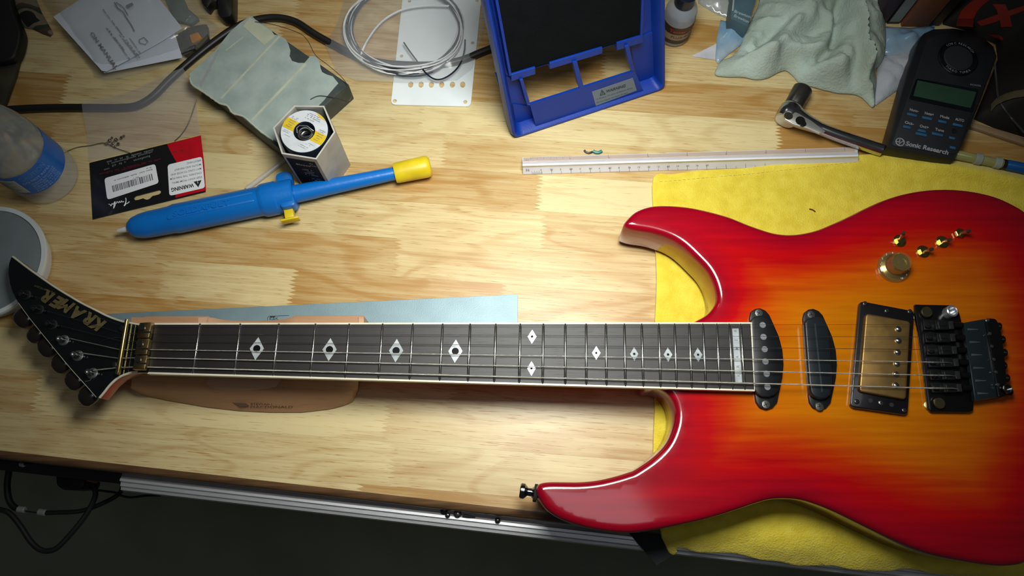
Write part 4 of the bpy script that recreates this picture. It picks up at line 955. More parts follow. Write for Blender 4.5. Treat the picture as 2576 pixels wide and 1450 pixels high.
# ============================================================ white plate
wp = root('tremolo_cover', P(1100, 130, 0.3), 'white plastic guitar back plate with screw holes and oval slots', 'plate')
W4 = [P(1019, -60, 1.9), P(1216, -60, 1.9), P(1184, 268, 1.9), P(983, 263, 1.9)]
holes = [(993,254,5,5),(1170.5,256.5,5,5),(1189,108,4.5,4.5),(1010,141,4.5,4.5),(1030,3,4.5,4.5),(1200.5,2,4.5,4.5)] + [(u, 213, 6.5, 9) for u in (1033,1059,1085,1111,1138,1164)]
oo = [(p.x, p.y) for p in rnd_poly(W4, 5)]
hp = []
for (u, v, a, b) in holes:
    c = P(u, v, 1.9); hp.append([(c.x + cos(2 * pi * k / 14) * a / 2.5 * (1 if a == b else 1), c.y + (sin(2 * pi * k / 14) * b / 2.5)) for k in range(14)])
allp = [Vector(p) for p in oo]; e = [(i, (i + 1) % len(oo)) for i in range(len(oo))]
for h in hp:
    n0 = len(allp); allp += [Vector(p) for p in h]; e += [(n0 + i, n0 + (i + 1) % 14) for i in range(14)]
r_ = geometry.delaunay_2d_cdt(allp, e, [], 1, 1e-5)
def inh(f):
    x, y = sum(r_[0][i].x for i in f) / 3, sum(r_[0][i].y for i in f) / 3
    return any(inpoly(x, y, h) for h in hp)
tri = [f for f in r_[2] if not inh(f)]
Vt = [V3((p.x, p.y, 1.9)) for p in r_[0]]; n = len(Vt); ed = {}
for f in tri:
    for a, b in zip(f, list(f[1:]) + [f[0]]): ed[(a, b)] = 1
sd_ = [(a, b, b + n, a + n) for a, b in ed if (b, a) not in ed]
mk('cover_plate', (Vt + [v - V3((0, 0, 1.6)) for v in Vt], [tuple(f) for f in tri] + [tuple(i + n for i in f[::-1]) for f in tri] + sd_), M('plate_white', (0.84, 0.90, 0.93), 0.3, coat=0.3, var=0.01), wp, smooth=0)
# coil of hookup wire in clear bag
wc = root('wire_coil', P(1019, 85, 8), 'coil of white and grey hookup wire in a clear bag on the white plate', 'wire coil')
rc = random.Random(4)
WW = M('wire_white', (0.92, 0.94, 0.97), 0.4); WG = M('wire_slate', (0.045, 0.055, 0.075), 0.4); 
for k in range(13):
    cu_, cv_ = 1019 + rc.uniform(-5, 5), 74 + rc.uniform(-5, 6); rx, ry = 150 - rc.uniform(0, 16), 118 - rc.uniform(0, 18); ph = rc.uniform(0, 6); zz = 9.5 + rc.uniform(-1.2, 3.2)
    pth = [P(cu_ + rx * cos(a) + 3 * sin(2 * a + ph), cv_ + ry * sin(a) + 4 * cos(3 * a + ph), zz + 0.6 * sin(a * 2 + ph)) for a in [2 * pi * i / 48 for i in range(48)]]
    mk('wire_turn', tube(pth, 0.95 if k % 3 else 0.8, 6, True), WW if k % 5 not in (1, 3) else WG, wc, smooth=60)
mk('wire_tail', tube(spline([P(u, v, 11) for u, v in ((1016,107),(1030,128),(1048,152),(1068,180),(1090,198),(1112,199),(1138,184),(1158,160),(1168,128),(1170,100))], 5), 0.85, 6), M('wire_navy', (0.012, 0.016, 0.03), 0.4), wc)
mk('wire_tail', tube(spline([P(u, v, 10) for u, v in ((914,158),(908,140),(925,100),(960,55),(1010,25),(1070,14),(1130,15))], 5), 1.1, 6), WW, wc)
bagq = [P(u, v, 0) for u, v in ((820,118),(852,60),(880,-40),(1226,-40),(1222,60),(1190,178),(1150,207),(1040,214),(900,208),(852,190))]
obag = [(p.x, p.y) for p in bagq]
obag = [(a[0] + (b[0] - a[0]) * k / 7, a[1] + (b[1] - a[1]) * k / 7) for a, b in zip(obag, obag[1:] + obag[:1]) for k in range(7)]
mk('film_bag', sheet(obag, 6, lambda x, y, d: 4 + min(d * 0.7, 11) + (1.0 * noise.noise(V3((x, y, 4)) * 0.035) + 0.8 * noise.noise(V3((x, y, 1)) * 0.09)) * min(d / 6, 1)), M('bag_film', (0.66, 0.70, 0.74), 0.16, alpha=0.24, var=0.02, spec=0.9), wc, smooth=80)
# ============================================================ blue fume extractor
f0, f1 = P(1292, 352, 0), P(1672, 226, 0)
fa = (f1 - f0).normalized(); fh = V3((-fa.y, fa.x, 0))
TL = radians(80); fb_ = fh * cos(TL) + V3((0, 0, 1)) * sin(TL); fc = fa.cross(fb_)
if fc.y > 0: fc = -fc
FW = (f1 - f0).length
def Fq(a, b, c=0): return f0 + fa * a + fb_ * b + fc * c
def Fp(u, v, c=0): return PL(u, v, f0 + fc * c, fc)
FBL = M('abs_blue', (0.003, 0.040, 0.34), 0.42, spec=0.3, col2=(0.003, 0.034, 0.29), bump=0.15, bscale=900)
fx = root('fume_extractor', f0 + fa * FW / 2 - fc * 0, 'upright blue plastic solder fume extractor with a black foam filter', 'fume extractor')
# local coordinates of the outer outline
bl, br_, tl, tr_ = (Fp(1289, 349), Fp(1675, 226), Fp(1217, 0), Fp(1676, 0))
def loc(p): return ((p - f0).dot(fa), (p - f0).dot(fb_))
print('extractor', [tuple(round(x, 1) for x in loc(q)) for q in (bl, br_, tl, tr_)])
a0, a1 = loc(bl)[0], loc(br_)[0]
HT = 232
dl_ = (loc(tl)[0] - a0) / max(loc(tl)[1], 1); dr_ = (loc(tr_)[0] - a1) / max(loc(tr_)[1], 1)
def edge_pts(off, c, bb=0.0):
    q = [(a0 + off, bb + off), (a1 - off, bb + off), (a1 - off + dr_ * HT, HT - off), (a0 + off + dl_ * HT, HT - off)]
    return rnd_poly([Fq(x, y, c) for x, y in q], max(9 - off * 0.4, 3), 5)
shell = loft([edge_pts(1.0, -17), edge_pts(0.2, -15), edge_pts(0.0, -4), edge_pts(1.2, 0), edge_pts(3.6, 0.4), edge_pts(5.0, -1.5), edge_pts(8.6, -14), edge_pts(8.8, -16.5), edge_pts(1.0, -17)], cap=False)
mk('shell', shell, FBL, fx, smooth=35)
fpoly = lambda px, c, th: ext([Fp(u, v, c) for u, v in px], fc * -th)
mk('lower_panel', fpoly([(1333,263),(1597,179),(1631,257),(1357,349)], -3, 2.5), FBL, fx, smooth=0)
mk('lower_panel', fpoly([(1290,262),(1334,268),(1354,345),(1303,352)], -12, 2), FBL, fx, smooth=0)
mk('side_pocket', fpoly([(1246,186),(1312,202),(1349,330),(1290,346)], -13, 2), FBL, fx, smooth=0)
mk('side_pocket', fpoly([(1584,104),(1668,70),(1668,226),(1612,242)], -13, 2), FBL, fx, smooth=0)
for q in ([(1441,158),(1452,155),(1469,220),(1458,224)], [(1308,203),(1316,200),(1334,262),(1326,266)], [(1572,118),(1582,114),(1598,178),(1589,181)]): mk('mullion', fpoly(q, -3, 9), FBL, fx, smooth=0, bev=0.3)
fbot = lambda u: 186 - (u - 1287) * (96 / 323.0)
def strip(u0, u1, d0, d1, c, th): return fpoly([(u0, fbot(u0) + d0), (u1, fbot(u1) + d0), (u1, fbot(u1) + d1), (u0, fbot(u0) + d1)], c, th)
mk('filter_rail', join(strip(1286, 1347, 2, 19, -5, 12), strip(1383, 1516, 2, 17, -5, 12), strip(1552, 1618, 2, 20, -5, 12), strip(1347, 1383, 2, 4, -8, 8), strip(1516, 1552, 2, 4, -8, 8)), FBL, fx, smooth=0, bev=0.6)
fl0, fr0 = loc(Fp(1286, 187, -7)), loc(Fp(1609, 91, -7))
k0, k1 = loc(Fp(1252, 0, -7)), loc(Fp(1612, 0, -7))
sl0 = (k0[0] - fl0[0]) / (k0[1] - fl0[1]); sr0 = (k1[0] - fr0[0]) / (k1[1] - fr0[1])
fq = [Fq(fl0[0], fl0[1], -7), Fq(fr0[0], fr0[1], -7), Fq(fr0[0] + sr0 * (HT - 14 - fr0[1]), HT - 14, -7), Fq(fl0[0] + sl0 * (HT - 14 - fl0[1]), HT - 14, -7)]
mk('filter', ext(fq, fc * -10), M('filter_foam', (0.0045, 0.0065, 0.0085), 0.95, bump=0.6, bscale=900, spec=0.1), fx, smooth=0)
for i, j, w_ in ((0, 3, -2.2), (1, 2, 2.2)):
    p, q = fq[i], fq[j]
    mk('filter_edge', ext([p + fc * 1.5, p + fa * w_ + fc * 1.5, q + fa * w_ + fc * 1.5, q + fc * 1.5], fc * -14), FBL, fx, smooth=0)
for i, j, k_, w_ in ((0, 3, 0, -1), (1, 2, 1, 1)):
    p, q = fq[i] - fb_ * 16, fq[j]; lp_, lq = loc(p), loc(q)
    ep = (a0 + 8 + dl_ * lp_[1], a0 + 8 + dl_ * lq[1]) if k_ == 0 else (a1 - 8 + dr_ * lp_[1], a1 - 8 + dr_ * lq[1])
    mk('side_panel', ext([Fq(lp_[0], lp_[1], -14), Fq(ep[0], lp_[1], -14), Fq(ep[1], lq[1], -14), Fq(lq[0], lq[1], -14)], fc * -1.5), FBL, fx, smooth=0)
mk('fan_housing', ext([q + fc * -9 + fb_ * 14 * (1 if k < 2 else 0) for k, q in enumerate(fq)], fc * -32), M('housing_dark', (0.01, 0.012, 0.03), 0.5), fx, smooth=0)
wl = [Fp(u, v, -2.7) for u, v in ((1489,231),(1592,196),(1602,228),(1499,267))]
stk = mk('warning_label', ext(wl, fc * -0.2), M('label_silver', (0.16, 0.22, 0.30), 0.45, 0.2, var=0.01), fx, smooth=0)
fpp = lambda u, v: Fp(u, v, -2.6)
LN = M('label_ink', (0.025, 0.035, 0.06), 0.6)
text(fx, 'WARNING', fpp(1524, 234), fpp(1573, 219), 3.9, LN, nrm=fc, fit=True, bold=0.03, th=0.1)
t3 = [fpp(1510, 240), fpp(1522, 236), fpp(1514, 227)]
mk('hazard_triangle', tube([p + fc * .2 for p in t3], 0.4, 6, True), LN, fx)
mk('hazard_mark', tube([fpp(1515.5, 231.5) + fc * .2, fpp(1515.8, 236.5) + fc * .2], 0.3, 6), LN, fx)
text(fx, 'To Reduce The Risk Of Electric Shock,', fpp(1499, 252), fpp(1592, 222), 1.5, LN, nrm=fc, fit=True, th=0.1)
text(fx, 'Do Not Expose To Water Or Rain.', fpp(1501, 260), fpp(1580, 234), 1.5, LN, nrm=fc, fit=True, th=0.1)

# ============================================================ flux bottle
qc = P(1694, 88, 0.2)
fbx = root('flux_bottle', qc, 'small clear bottle with a brown printed label beside the blue fume extractor', 'bottle')
mk('bottle_wall', lathe([(0.5, 0.5), (13.5, 0), (15.4, 2), (15.6, 5), (15.6, 41), (14, 46), (9, 50), (7, 52), (7, 60)], qc, seg=48), M('flux_glass', (0.42, 0.47, 0.56), 0.06, alpha=0.55, spec=1.0, var=0.02), fbx, smooth=60)
mk('flux_liquid', lathe([(0.5, 1.2), (14.6, 1.4), (14.8, 6), (0.5, 6.4)], qc, seg=40), M('flux_amber', (0.12, 0.085, 0.05), 0.2), fbx)
lbl = band(15.6, 7, 33, radians(180), radians(359), qc, M('label_tan', (0.30, 0.22, 0.14), 0.55), fbx, 'bottle_label', 40)
band(15.85, 22, 32, radians(182), radians(358), qc, M('label_brown', (0.035, 0.020, 0.018), 0.5), lbl, 'label_band', 30)
band(15.85, 7.3, 12.5, radians(182), radians(358), qc, M('label_brown'), lbl, 'label_band', 30)
wrap(lbl, 'Tester 1007', qc, 16.1, radians(232), radians(348), 24.6, 4.4, M('label_red', (0.35, 0.03, 0.02), 0.5), bold=0.03)
wrap(lbl, 'FLUX-ROSIN', qc, 15.9, radians(245), radians(345), 16, 3.4, M('label_brown'), bold=0.01)
mk('bottle_cap', lathe([(9.5, 51), (9.8, 52), (9.8, 64), (9, 65), (0.1, 65)], qc, seg=32), M('cap_dark', (0.008, 0.012, 0.03), 0.35), fbx)

# ============================================================ triangular scale ruler
sr_ = root('scale_ruler', P(1316, 430, 0), 'white triangular scale ruler lying in front of the blue extractor', 'ruler')
def Rp(t, s):  # t 0..1 along, s in cross-section
    u0, u1 = 1313.5, 2158
    back = P(u0 + (u1 - u0) * t, 397 - 26 * t, 2.2); front = P(u0 + 2.5 + (u1 - u0) * t, 439 - 24 * t, 1.2); ridge = P(u0 + 1 + (u1 - u0) * t, 413.5 - 24 * t, 14)
    return back, ridge, front
RA = []
for t in (0, 1):
    b_, r__, f_ = Rp(t, 0); up = V3((0, 0, 1))
    RA.append([f_ + V3((0, 0, -1)), f_ + V3((0, 0, 0.6)), f_.lerp(r__, 0.55) - up * 0.9, f_.lerp(r__, 0.72) - up * 0.4, r__ + V3((0, -1.6, -0.3)), r__ + V3((0, 0.2, 0.0)), r__.lerp(b_, 0.25) - up * 0.5, r__.lerp(b_, 0.45) - up * 0.9, b_ + V3((0, 0, .6)), b_ + V3((0, 0, -1)), b_.lerp(f_, .5) + V3((0, 0, 1.5))])
RUL = M('ruler_white', (0.82, 0.84, 0.92), 0.4, coat=0.2, var=0.02); RUB = M('ruler_beige', (0.70, 0.57, 0.50), 0.45, var=0.02)
mk('ruler_bar', loft(RA), RUL, sr_, smooth=20)
def fpt(u, k):   # on the front face, k 0 front edge .. 1 ridge
    t = (u - 1315) / 843.0; b_, r__, f_ = Rp(t, 0); return f_.lerp(r__, k)
def bpt(u, k):
    t = (u - 1315) / 843.0; b_, r__, f_ = Rp(t, 0); return b_.lerp(r__, k)
nf = (fpt(1600, 1) - fpt(1600, 0)).cross(V3((-1, 0, 0))).normalized(); nf = nf if nf.z > 0 else -nf
nb = (bpt(1600, 1) - bpt(1600, 0)).cross(V3((1, 0, 0))).normalized(); nb = nb if nb.z > 0 else -nb
mk('beige_face', ext([bpt(u, k) + nb * 0.35 for u, k in ((1318, 0.03), (2150, 0.03), (2150, 0.62), (1318, 0.62))], nb * -0.6), RUB, sr_, smooth=0)
q = []
def tick(fp_, u, k0, k1, n_, w_=0.32, o=0.45):
    a, b = fp_(u, k0) + n_ * o, fp_(u, k1) + n_ * o; x = V3((w_ / 2, 0, 0)); return ([a - x, a + x, b + x, b - x], [(0, 1, 2, 3)])
for i in range(12): q.append(tick(fpt, 1387 + i * 48.7, 0.02, 0.46, nf))
for i in range(12): q.append(tick(fpt, 1362.5 + i * 48.7, 0.02, 0.25, nf, 0.25))
for i in range(13): q.append(tick(fpt, 1338 + i * 2, 0.02, 0.2 if i % 3 else 0.35, nf, 0.2))
for i in range(9): q.append(tick(bpt, 1531 + i * 99, 0.02, 0.5, nb))
for i in range(26): q.append(tick(bpt, 1337 + i * 4, 0.02, 0.22 if i % 4 else 0.4, nb, 0.22))
RI = M('ruler_ink', (0.20, 0.20, 0.25), 0.6)
mk('tick_marks', join(*q), RI, sr_, smooth=0)
for i, s in enumerate(('36', '0', '92', '2', '88', '4', '84', '6', '80', '8', '76', '10', '72', '12', '68', '14', '64', '16', '60')):
    u = 1326 + (0 if i == 0 else 37 + (i - 1) * 24.4)
    if u < 1960: text(sr_, s, fpt(u - 4, 0.36) + nf * 0.3, fpt(u + 4, 0.36) + nf * .3, 2.0 if i else 2.8, RI, nrm=nf, th=0.15)
for i, s in enumerate(('3/4', '0', '2', '4', '6', '8', '10')):
    text(sr_, s, bpt(1323 if i == 0 else 1434 + (i - 1) * 98, 0.5) + nb * .3, bpt(1440 + i * 98, 0.5) + nb * .3, 2.0, RI, nrm=nb, th=0.15)
mk('wire_clipping', tube(spline([P(1470,378,1.2), P(1474,383,1), P(1482,385,1), P(1491,382,1.2)], 4), 1.0, 8), BLK, label='tiny curved black wire clipping behind the triangular ruler', cat='wire clipping', group='wire clippings behind the ruler')
mk('wire_clipping', tube(spline([P(1492,380,1.6), P(1497,383,1.6), P(1506,384,1.6), P(1514,380,1.8)], 4), 1.6, 8), M('clip_green', (0.02, 0.20, 0.16), 0.4), label='tiny green wire clipping behind the triangular ruler', cat='wire clipping', group='wire clippings behind the ruler')

# ============================================================ grey rag
RAG = M('rag_grey_green', (0.50, 0.61, 0.56), 0.9, col2=(0.38, 0.45, 0.38), vscale=22, bump=1.0, bscale=420, spec=0.1)
rp = [(1925,-60),(1912,0),(1895,40),(1876,75),(1866,110),(1842,140),(1818,150),(1803,170),(1803,186),(1838,190),(1870,190),(1905,197),(1935,192),(1958,180),(1980,174),(1998,188),(2015,205),(2050,216),(2080,224),(2112,231),(2145,233),(2168,240),(2184,254),(2196,266),(2202,262),(2203,235),(2206,205),(2204,175),(2216,160),(2226,138),(2230,95),(2228,50),(2224,0),(2224,-60)]
ro = [(p.x, p.y) for p in spline([P(u, v, 5) for u, v in rp], 4, True)]
def px_of(x, y, z):
    d = RC.transposed() @ (V3((x, y, z)) - V3((0, 0, HCAM))); return CX + FPX * d.x / -d.z, CY - FPX * d.y / -d.z
ridges = [((1880,110),(1990,40),9,-7),((1880,120),(2010,130),12,9),((2030,10),(1960,120),14,8),((2120,0),(2112,90),9,-12),((2112,90),(2050,150),10,-9),((2150,0),(2195,150),10,14),((2195,120),(2200,250),8,12),((1900,160),(2120,150),12,8),((2060,170),(2180,190),12,7),((2180,60),(2205,180),6,-10),((1860,150),(1870,185),7,7),((1990,70),(2080,60),10,-6),((2000,110),(2080,110),8,6)]
rr_ = [(P(*a, 30), P(*b, 30), w_ , h) for a, b, w_, h in ridges]
def zrag(x, y, d):
    z = 4 + 30 * (1 - math.exp(-d / 32.0))
    p = V3((x, y, 0))
    for a, b, w_, h in rr_:
        a2, b2 = V3((a.x, a.y, 0)), V3((b.x, b.y, 0)); ab = b2 - a2
        t = max(0, min(1, (p - a2).dot(ab) / ab.length_squared)); r = (p - a2 - ab * t).length
        z += h * 1.5 * math.exp(-(r / (w_ * 0.62)) ** 2) * min(d / 18, 1)
    z += (5.0 * noise.noise(V3((x * 0.9, y, 0)) * 0.022) + 4.4 * (1 - abs(noise.noise(V3((x + 30, y * 0.8, 5)) * 0.05)) * 3) + 1.8 * (1 - abs(noise.noise(V3((x * 0.7, y + x * 0.4, 8)) * 0.11)) * 3) + 0.5 * noise.noise(V3((x, y, 0)) * 0.22)) * min(d / 10, 1)
    return max(z, 3)
mk('shop_rag', sheet(ro, 3.2, zrag, 2.0, insets=(1.5,)), RAG, label='crumpled greenish grey cloth rag heaped at the back of the bench', cat='rag', smooth=80)
def crumple(name, px, z0, h, mat, label, cat, seed=0, step=4, th=0.5, freq=0.07, par=None):
    ot = [(P(u, v, z0).x, P(u, v, z0).y) for u, v in px]
    ot = [(a[0] + (b[0] - a[0]) * k / 5, a[1] + (b[1] - a[1]) * k / 5) for a, b in zip(ot, ot[1:] + ot[:1]) for k in range(5)]
    f = lambda x, y, d: z0 + h * min(d / 12, 1) * (0.55 + 1.0 * abs(noise.noise(V3((x + seed, y, seed)) * freq)) + 0.4 * noise.noise(V3((x, y + seed, 3)) * freq * 2.5))
    return mk(name, sheet(ot, step, f, th), mat, par, label=label, cat=cat, smooth=80)
PBG = M('bag_blue_print', (0.16, 0.33, 0.52), 0.25, col2=(0.42, 0.50, 0.56), vscale=14, coat=0.5)
crumple('plastic_bag', [(1813,50),(1858,62),(1884,80),(1866,112),(1835,135),(1806,160),(1799,150),(1803,95)], 1.5, 7, PBG, 'blue and white printed plastic bag peeking out from the left side of the rag', 'bag', 3)
crumple('plastic_bag', [(2222,66),(2290,70),(2352,64),(2350,80),(2335,105),(2300,135),(2240,142),(2222,135)], 1.5, 8, PBG, 'blue and grey printed plastic bag between the rag and the standing books', 'bag', 8)
mk('paper_scrap', ext([P(u, v, 1.0) for u, v in ((1739,141),(1806,108),(1808,152))], (0, 0, -0.6)), M('scrap_white', (0.62, 0.62, 0.68), 0.7), label='pointed corner of white paper under the blue printed bag', cat='paper', smooth=0)
crumple('paper_towel', [(2218,142),(2260,134),(2330,112),(2352,110),(2335,150),(2300,190),(2260,225),(2205,264),(2196,262),(2206,200),(2208,165)], 1.5, 7, M('towel_white', (0.50, 0.53, 0.60), 0.8, vscale=30, bump=0.5, bscale=350), 'white crumpled paper towel between the grey rag and the black tuner', 'paper towel', 21)
crumple('film_wrapper', [(1752,-40),(1757,8),(1790,28),(1836,50),(1850,20),(1850,-40)], 1.0, 7, M('wrapper_film', (0.50, 0.54, 0.52), 0.2, alpha=0.75, var=0.04, coat=0.5), 'clear crinkled wrapper beside the small slate coloured packet', 'wrapper', 33, freq=0.12)
pk_ = root('packet', P(1866, 25, 0), 'small slate grey printed packet tucked beside the rag', 'packet')
pk4 = [P(1838, 46, 22), P(1882, 67, 22), P(1912, -40, 22), P(1846, -40, 22)]
mk('packet_box', ext(pk4, (0, 0, -21.5)), M('packet_slate', (0.075, 0.14, 0.18), 0.5), pk_, bev=0.5)
PT = M('packet_print', (0.38, 0.48, 0.50), 0.5)
text(pk_, 'Brewton', P(1846.5, 31, 22), P(1887, 46, 22), 3.4, PT, fit=True, bold=0.02)
text(pk_, 'Brewton', P(1845.5, 42, 22), P(1882, 58, 22), 3.4, PT, fit=True, bold=0.02)
mk('packet_stripe', ext([P(u, v, 22.1) for u, v in ((1846,-30),(1850,-30),(1845,27),(1841.5,27))], (0, 0, -0.05)), PT, pk_, smooth=0)

# ============================================================ ratchet wrench
rt = root('ratchet_wrench', P(1990, 290, 0), 'chrome ratchet wrench with a dark socket beside the grey rag', 'wrench')
hc_ = P(1987, 283, 14); sdv = (P(2016, 228, 16) - P(1987, 280, 15)).normalized()
hd = lathe([(2, -13), (9.5, -12.5), (11.0, -11), (11.4, -4), (11.0, 2), (9.0, 6), (6.5, 8)], hc_ + sdv * 2, sdv, 40)
CH2 = M('ratchet_chrome', (0.62, 0.63, 0.64), 0.20, 1.0)
mk('ratchet_head', hd, CH2, rt, smooth=50)
mk('head_face', lathe([(9.8, 0), (9.8, 0.8), (9.2, 1.1), (0.1, 1.1)], hc_ - sdv * 10.3, -sdv, 36), M('satin_chrome', (0.66, 0.65, 0.62), 0.45, 0.8), rt)
fcn = -sdv
for (u, v, r) in ((1982, 289, 3.3), (2014, 303, 4.0)):
    c = P(u, v, 22 if u < 2000 else 20)
    mk('face_button', lathe([(r + .8, -2), (r + .8, 0.4), (r, 0.4), (r, -.6), (0.1, -.6)], c, (V3((0, -0.45, 0.9))), 24), DSTEEL, rt)
h0 = P(1994, 292, 12); hp_ = [(1996,290,13),(2020,304,13.5),(2060,322,13),(2100,338,12.5),(2140,352,12),(2175,364,11),(2205,374,10.5),(2218,378,10.5)]
mk('handle', tube(spline([P(u, v, z) for u, v, z in hp_], 5), [11 - min(i, 10) * 0.5 for i in range(36)], 20), CH2, rt, smooth=60)
mk('switch_plate', ext([P(u, v, 24.5) for u, v in ((1972,283),(1990,276),(2010,285),(2040,302),(2078,330),(2062,336),(2030,322),(1995,312),(1975,300))], (0, 0, -3)), M('satin_chrome'), rt, bev=1.0)
mk('switch_lever', join(disc(2014, 303, 24, 4.6, 1.5, 20), disc(2021, 310, 24.5, 3.0, 2.2, 14)), M('lever_dark', (0.05, 0.05, 0.05), 0.3, 0.8), rt)
mk('direction_button', disc(1984, 291, 24.4, 4.2, 0.6, 24), M('button_brass', (0.13, 0.12, 0.09), 0.35, 0.8), rt)
mk('socket', lathe([(8.6, 0), (9.2, 1), (9.2, 10), (9.6, 12), (9.6, 22), (8.8, 23), (6, 23)], hc_ + sdv * 7, sdv, 32), M('socket_steel', (0.16, 0.145, 0.13), 0.3, 0.9), rt, smooth=35)

# ============================================================ pedal-style strobe tuner
TZ = 20
tn = root('guitar_tuner', P(2320, 300, 0), 'black handheld strobe tuner with a green screen standing by the towel', 'tuner')
to_ = [(2231,371),(2403,402),(2424,365),(2470,250),(2511,140),(2503,114),(2477,91),(2446,76),(2403,68),(2350,70),(2327,80),(2312,100),(2284,180)]
tpz = [P(u, v, TZ) for u, v in to_]
TBK = M('tuner_black', (0.012, 0.013, 0.016), 0.42, bump=0.1, bscale=1200)
ctr = sum(tpz, V3()) / len(tpz)
sh = lambda k, z: [V3((ctr.x + (p.x - ctr.x) * k, ctr.y + (p.y - ctr.y) * k, z)) for p in tpz]
mk('case', loft([sh(0.96, 0.2), sh(1.0, 3), sh(1.01, 9), sh(1.0, TZ - 5), sh(0.985, TZ - 1.5), sh(0.95, TZ)]), TBK, tn, smooth=40)
tt = lambda x, y, z=TZ: P(2200 + x / 3.452, y / 3.452, z)
mk('front_panel', ext(rnd_poly([tt(*q, TZ + .8) for q in ((470,330),(560,295),(760,290),(900,330),(985,430),(960,640),(720,1340),(140,1265),(330,720),(440,380))], 6), (0, 0, -1)), M('panel_black', (0.016, 0.018, 0.022), 0.5), tn, bev=0.4)
mk('screen_frame', ext(rnd_poly([tt(*q, TZ + 1.6) for q in ((365,680),(905,775),(855,975),(300,860))], 2), (0, 0, -1)), M('frame_gloss', (0.004, 0.006, 0.008), 0.2), tn, bev=0.3)
mk('screen', ext([tt(*q, TZ + 1.9) for q in ((375,698),(885,800),(835,938),(338,832))], (0, 0, -.5)), M('lcd_green', (0.028, 0.072, 0.042), 0.35, var=0.03), tn, smooth=0, label='dark green blank screen')
dc = tt(722, 510, TZ + 1)
mk('speaker_ring', lathe([(19.5, 0), (19.5, 0.8), (18.5, 1.4), (14.6, 1.0), (14.4, 0.2)], dc, seg=48), M('frame_gloss'), tn)
mk('speaker_disc', lathe([(14.2, 0), (14.2, 1.4), (13.4, 2.0), (0.1, 2.2)], dc, seg=48), M('disc_grey', (0.020, 0.021, 0.026), 0.7), tn)
TW = M('tuner_white', (0.36, 0.37, 0.40), 0.55); TBl = M('tuner_blue', (0.030, 0.13, 0.28), 0.5)
for s, a_0, a_1, flip in (('SONIC RESEARCH', 122, 24, 1), ('TURBO TUNER', 216, 300, -1)):
    for i, ch in enumerate(s):
        a = radians(a_0 + (a_1 - a_0) * i / (len(s) - 1)) ; r = 16.6
        rad = V3((cos(a), sin(a), 0)) * flip; tg = V3((rad.y, -rad.x, 0)); c = dc + V3((cos(a), sin(a), 0)) * r - rad * 1.1 + V3((0, 0, 1.7))
        text(tn, ch, c - tg * 0.9, c + tg, 2.3, TW, name='letter')
text(tn, 'ST122 Chromatic Strobe Tuner', tt(395, 872, TZ + 1), tt(760, 945, TZ + 1), 2.0, TW, fit=True, bold=0.01)
text(tn, 'POWER', tt(832, 742, TZ + 1), tt(925, 755, TZ + 1), 1.9, TW, fit=True)
ex_ = (tt(700, 100) - tt(600, 79)).normalized()
bt_ = [('Note-', 305, 962), ('Note+', 435, 992), ('Mode', 570, 1020), ('AUTO', 700, 1045), ('Oct-', 262, 1072), ('Oct+', 392, 1104), ('Tune', 525, 1132)]
for s, x, y in bt_: text(tn, s, tt(x, y, TZ + 1), tt(x + 78, y + 16, TZ + 1), 2.8, TW, fit=True, bold=0.03)
for x, y, w_ in ((325,998,82),(455,1028,82),(588,1058,68),(722,1088,82),(280,1105,62),(410,1138,66),(405,1168,92),(545,1168,92),(672,1200,48),(678,1284,48)):
    c = tt(x, y, TZ + 1.5); ey_ = V3((-ex_.y, ex_.x, 0))
    mk('button', box(c, ex_ * w_ / 3.452 / 2.55 / 2, ey_ * 1.25, V3((0, 0, 0.5))), TBl, tn, bev=0.2)
mk('jack', lathe([(2.4, 0), (2.4, 1.0), (1.4, 1.0), (1.2, 0.2)], tt(688, 1140, TZ + 0.8), seg=20), DSTEEL, tn)
lc = tt(222, 1234, TZ + 1.1)
mk('logo_ring', tube([lc + V3((cos(a) * 3.9, sin(a) * 3.9, 0)) for a in [2 * pi * i / 32 for i in range(32)]], 0.55, 6, True), TW, tn)
mk('logo_wave', join(tube([lc + V3((-3.5, 0.6, 0)), lc + V3((-0.6, -0.2, 0)), lc + V3((0.2, 2.6, 0))], 0.6, 6), tube([lc + V3((-1.6, -2.6, 0)), lc + V3((0.4, -0.6, 0)), lc + V3((3.4, 0.8, 0))], 0.5, 6)), TW, tn)
text(tn, 'Sonic Research', tt(268, 1262, TZ + 1), tt(640, 1345, TZ + 1), 4.6, TW, fit=True, bold=0.03, shear=0.2)

# ============================================================ clear-tipped tool with a blue handle
pr_ = root('blue_handled_probe', P(2500, 405, 0), 'blue handled tool with a clear yellowish sleeve behind the towel', 'tool')
d0, d1_ = P(2404, 389, 12), P(2640, 437, 12); dq = (d1_ - d0).normalized(); Ld = lambda u: (P(u, 389 + (u - 2404) * 0.203, 12) - d0).dot(dq)
mk('sleeve', lathe([(3.5, Ld(2395)), (4.6, Ld(2400)), (4.6, Ld(2522))], d0, dq, 28), M('sleeve_clear', (0.42, 0.42, 0.16), 0.15, alpha=0.75, coat=0.8), pr_)
for u in (2460, 2509): mk('clip', lathe([(4.7, Ld(u - 9)), (5.6, Ld(u - 7)), (5.8, Ld(u + 6)), (4.7, Ld(u + 9))], d0, dq, 28), M('clip_clear', (0.42, 0.45, 0.42), 0.25, alpha=0.8), pr_)
mk('ferrule', lathe([(4.9, Ld(2520)), (4.9, Ld(2529))], d0, dq, 28), BLK, pr_)
mk('handle', lathe([(4.2, Ld(2528)), (5.2, Ld(2534)), (5.2, Ld(2700)), (3, Ld(2705))], d0, dq, 28), M('handle_blue', (0.008, 0.10, 0.36), 0.3), pr_)

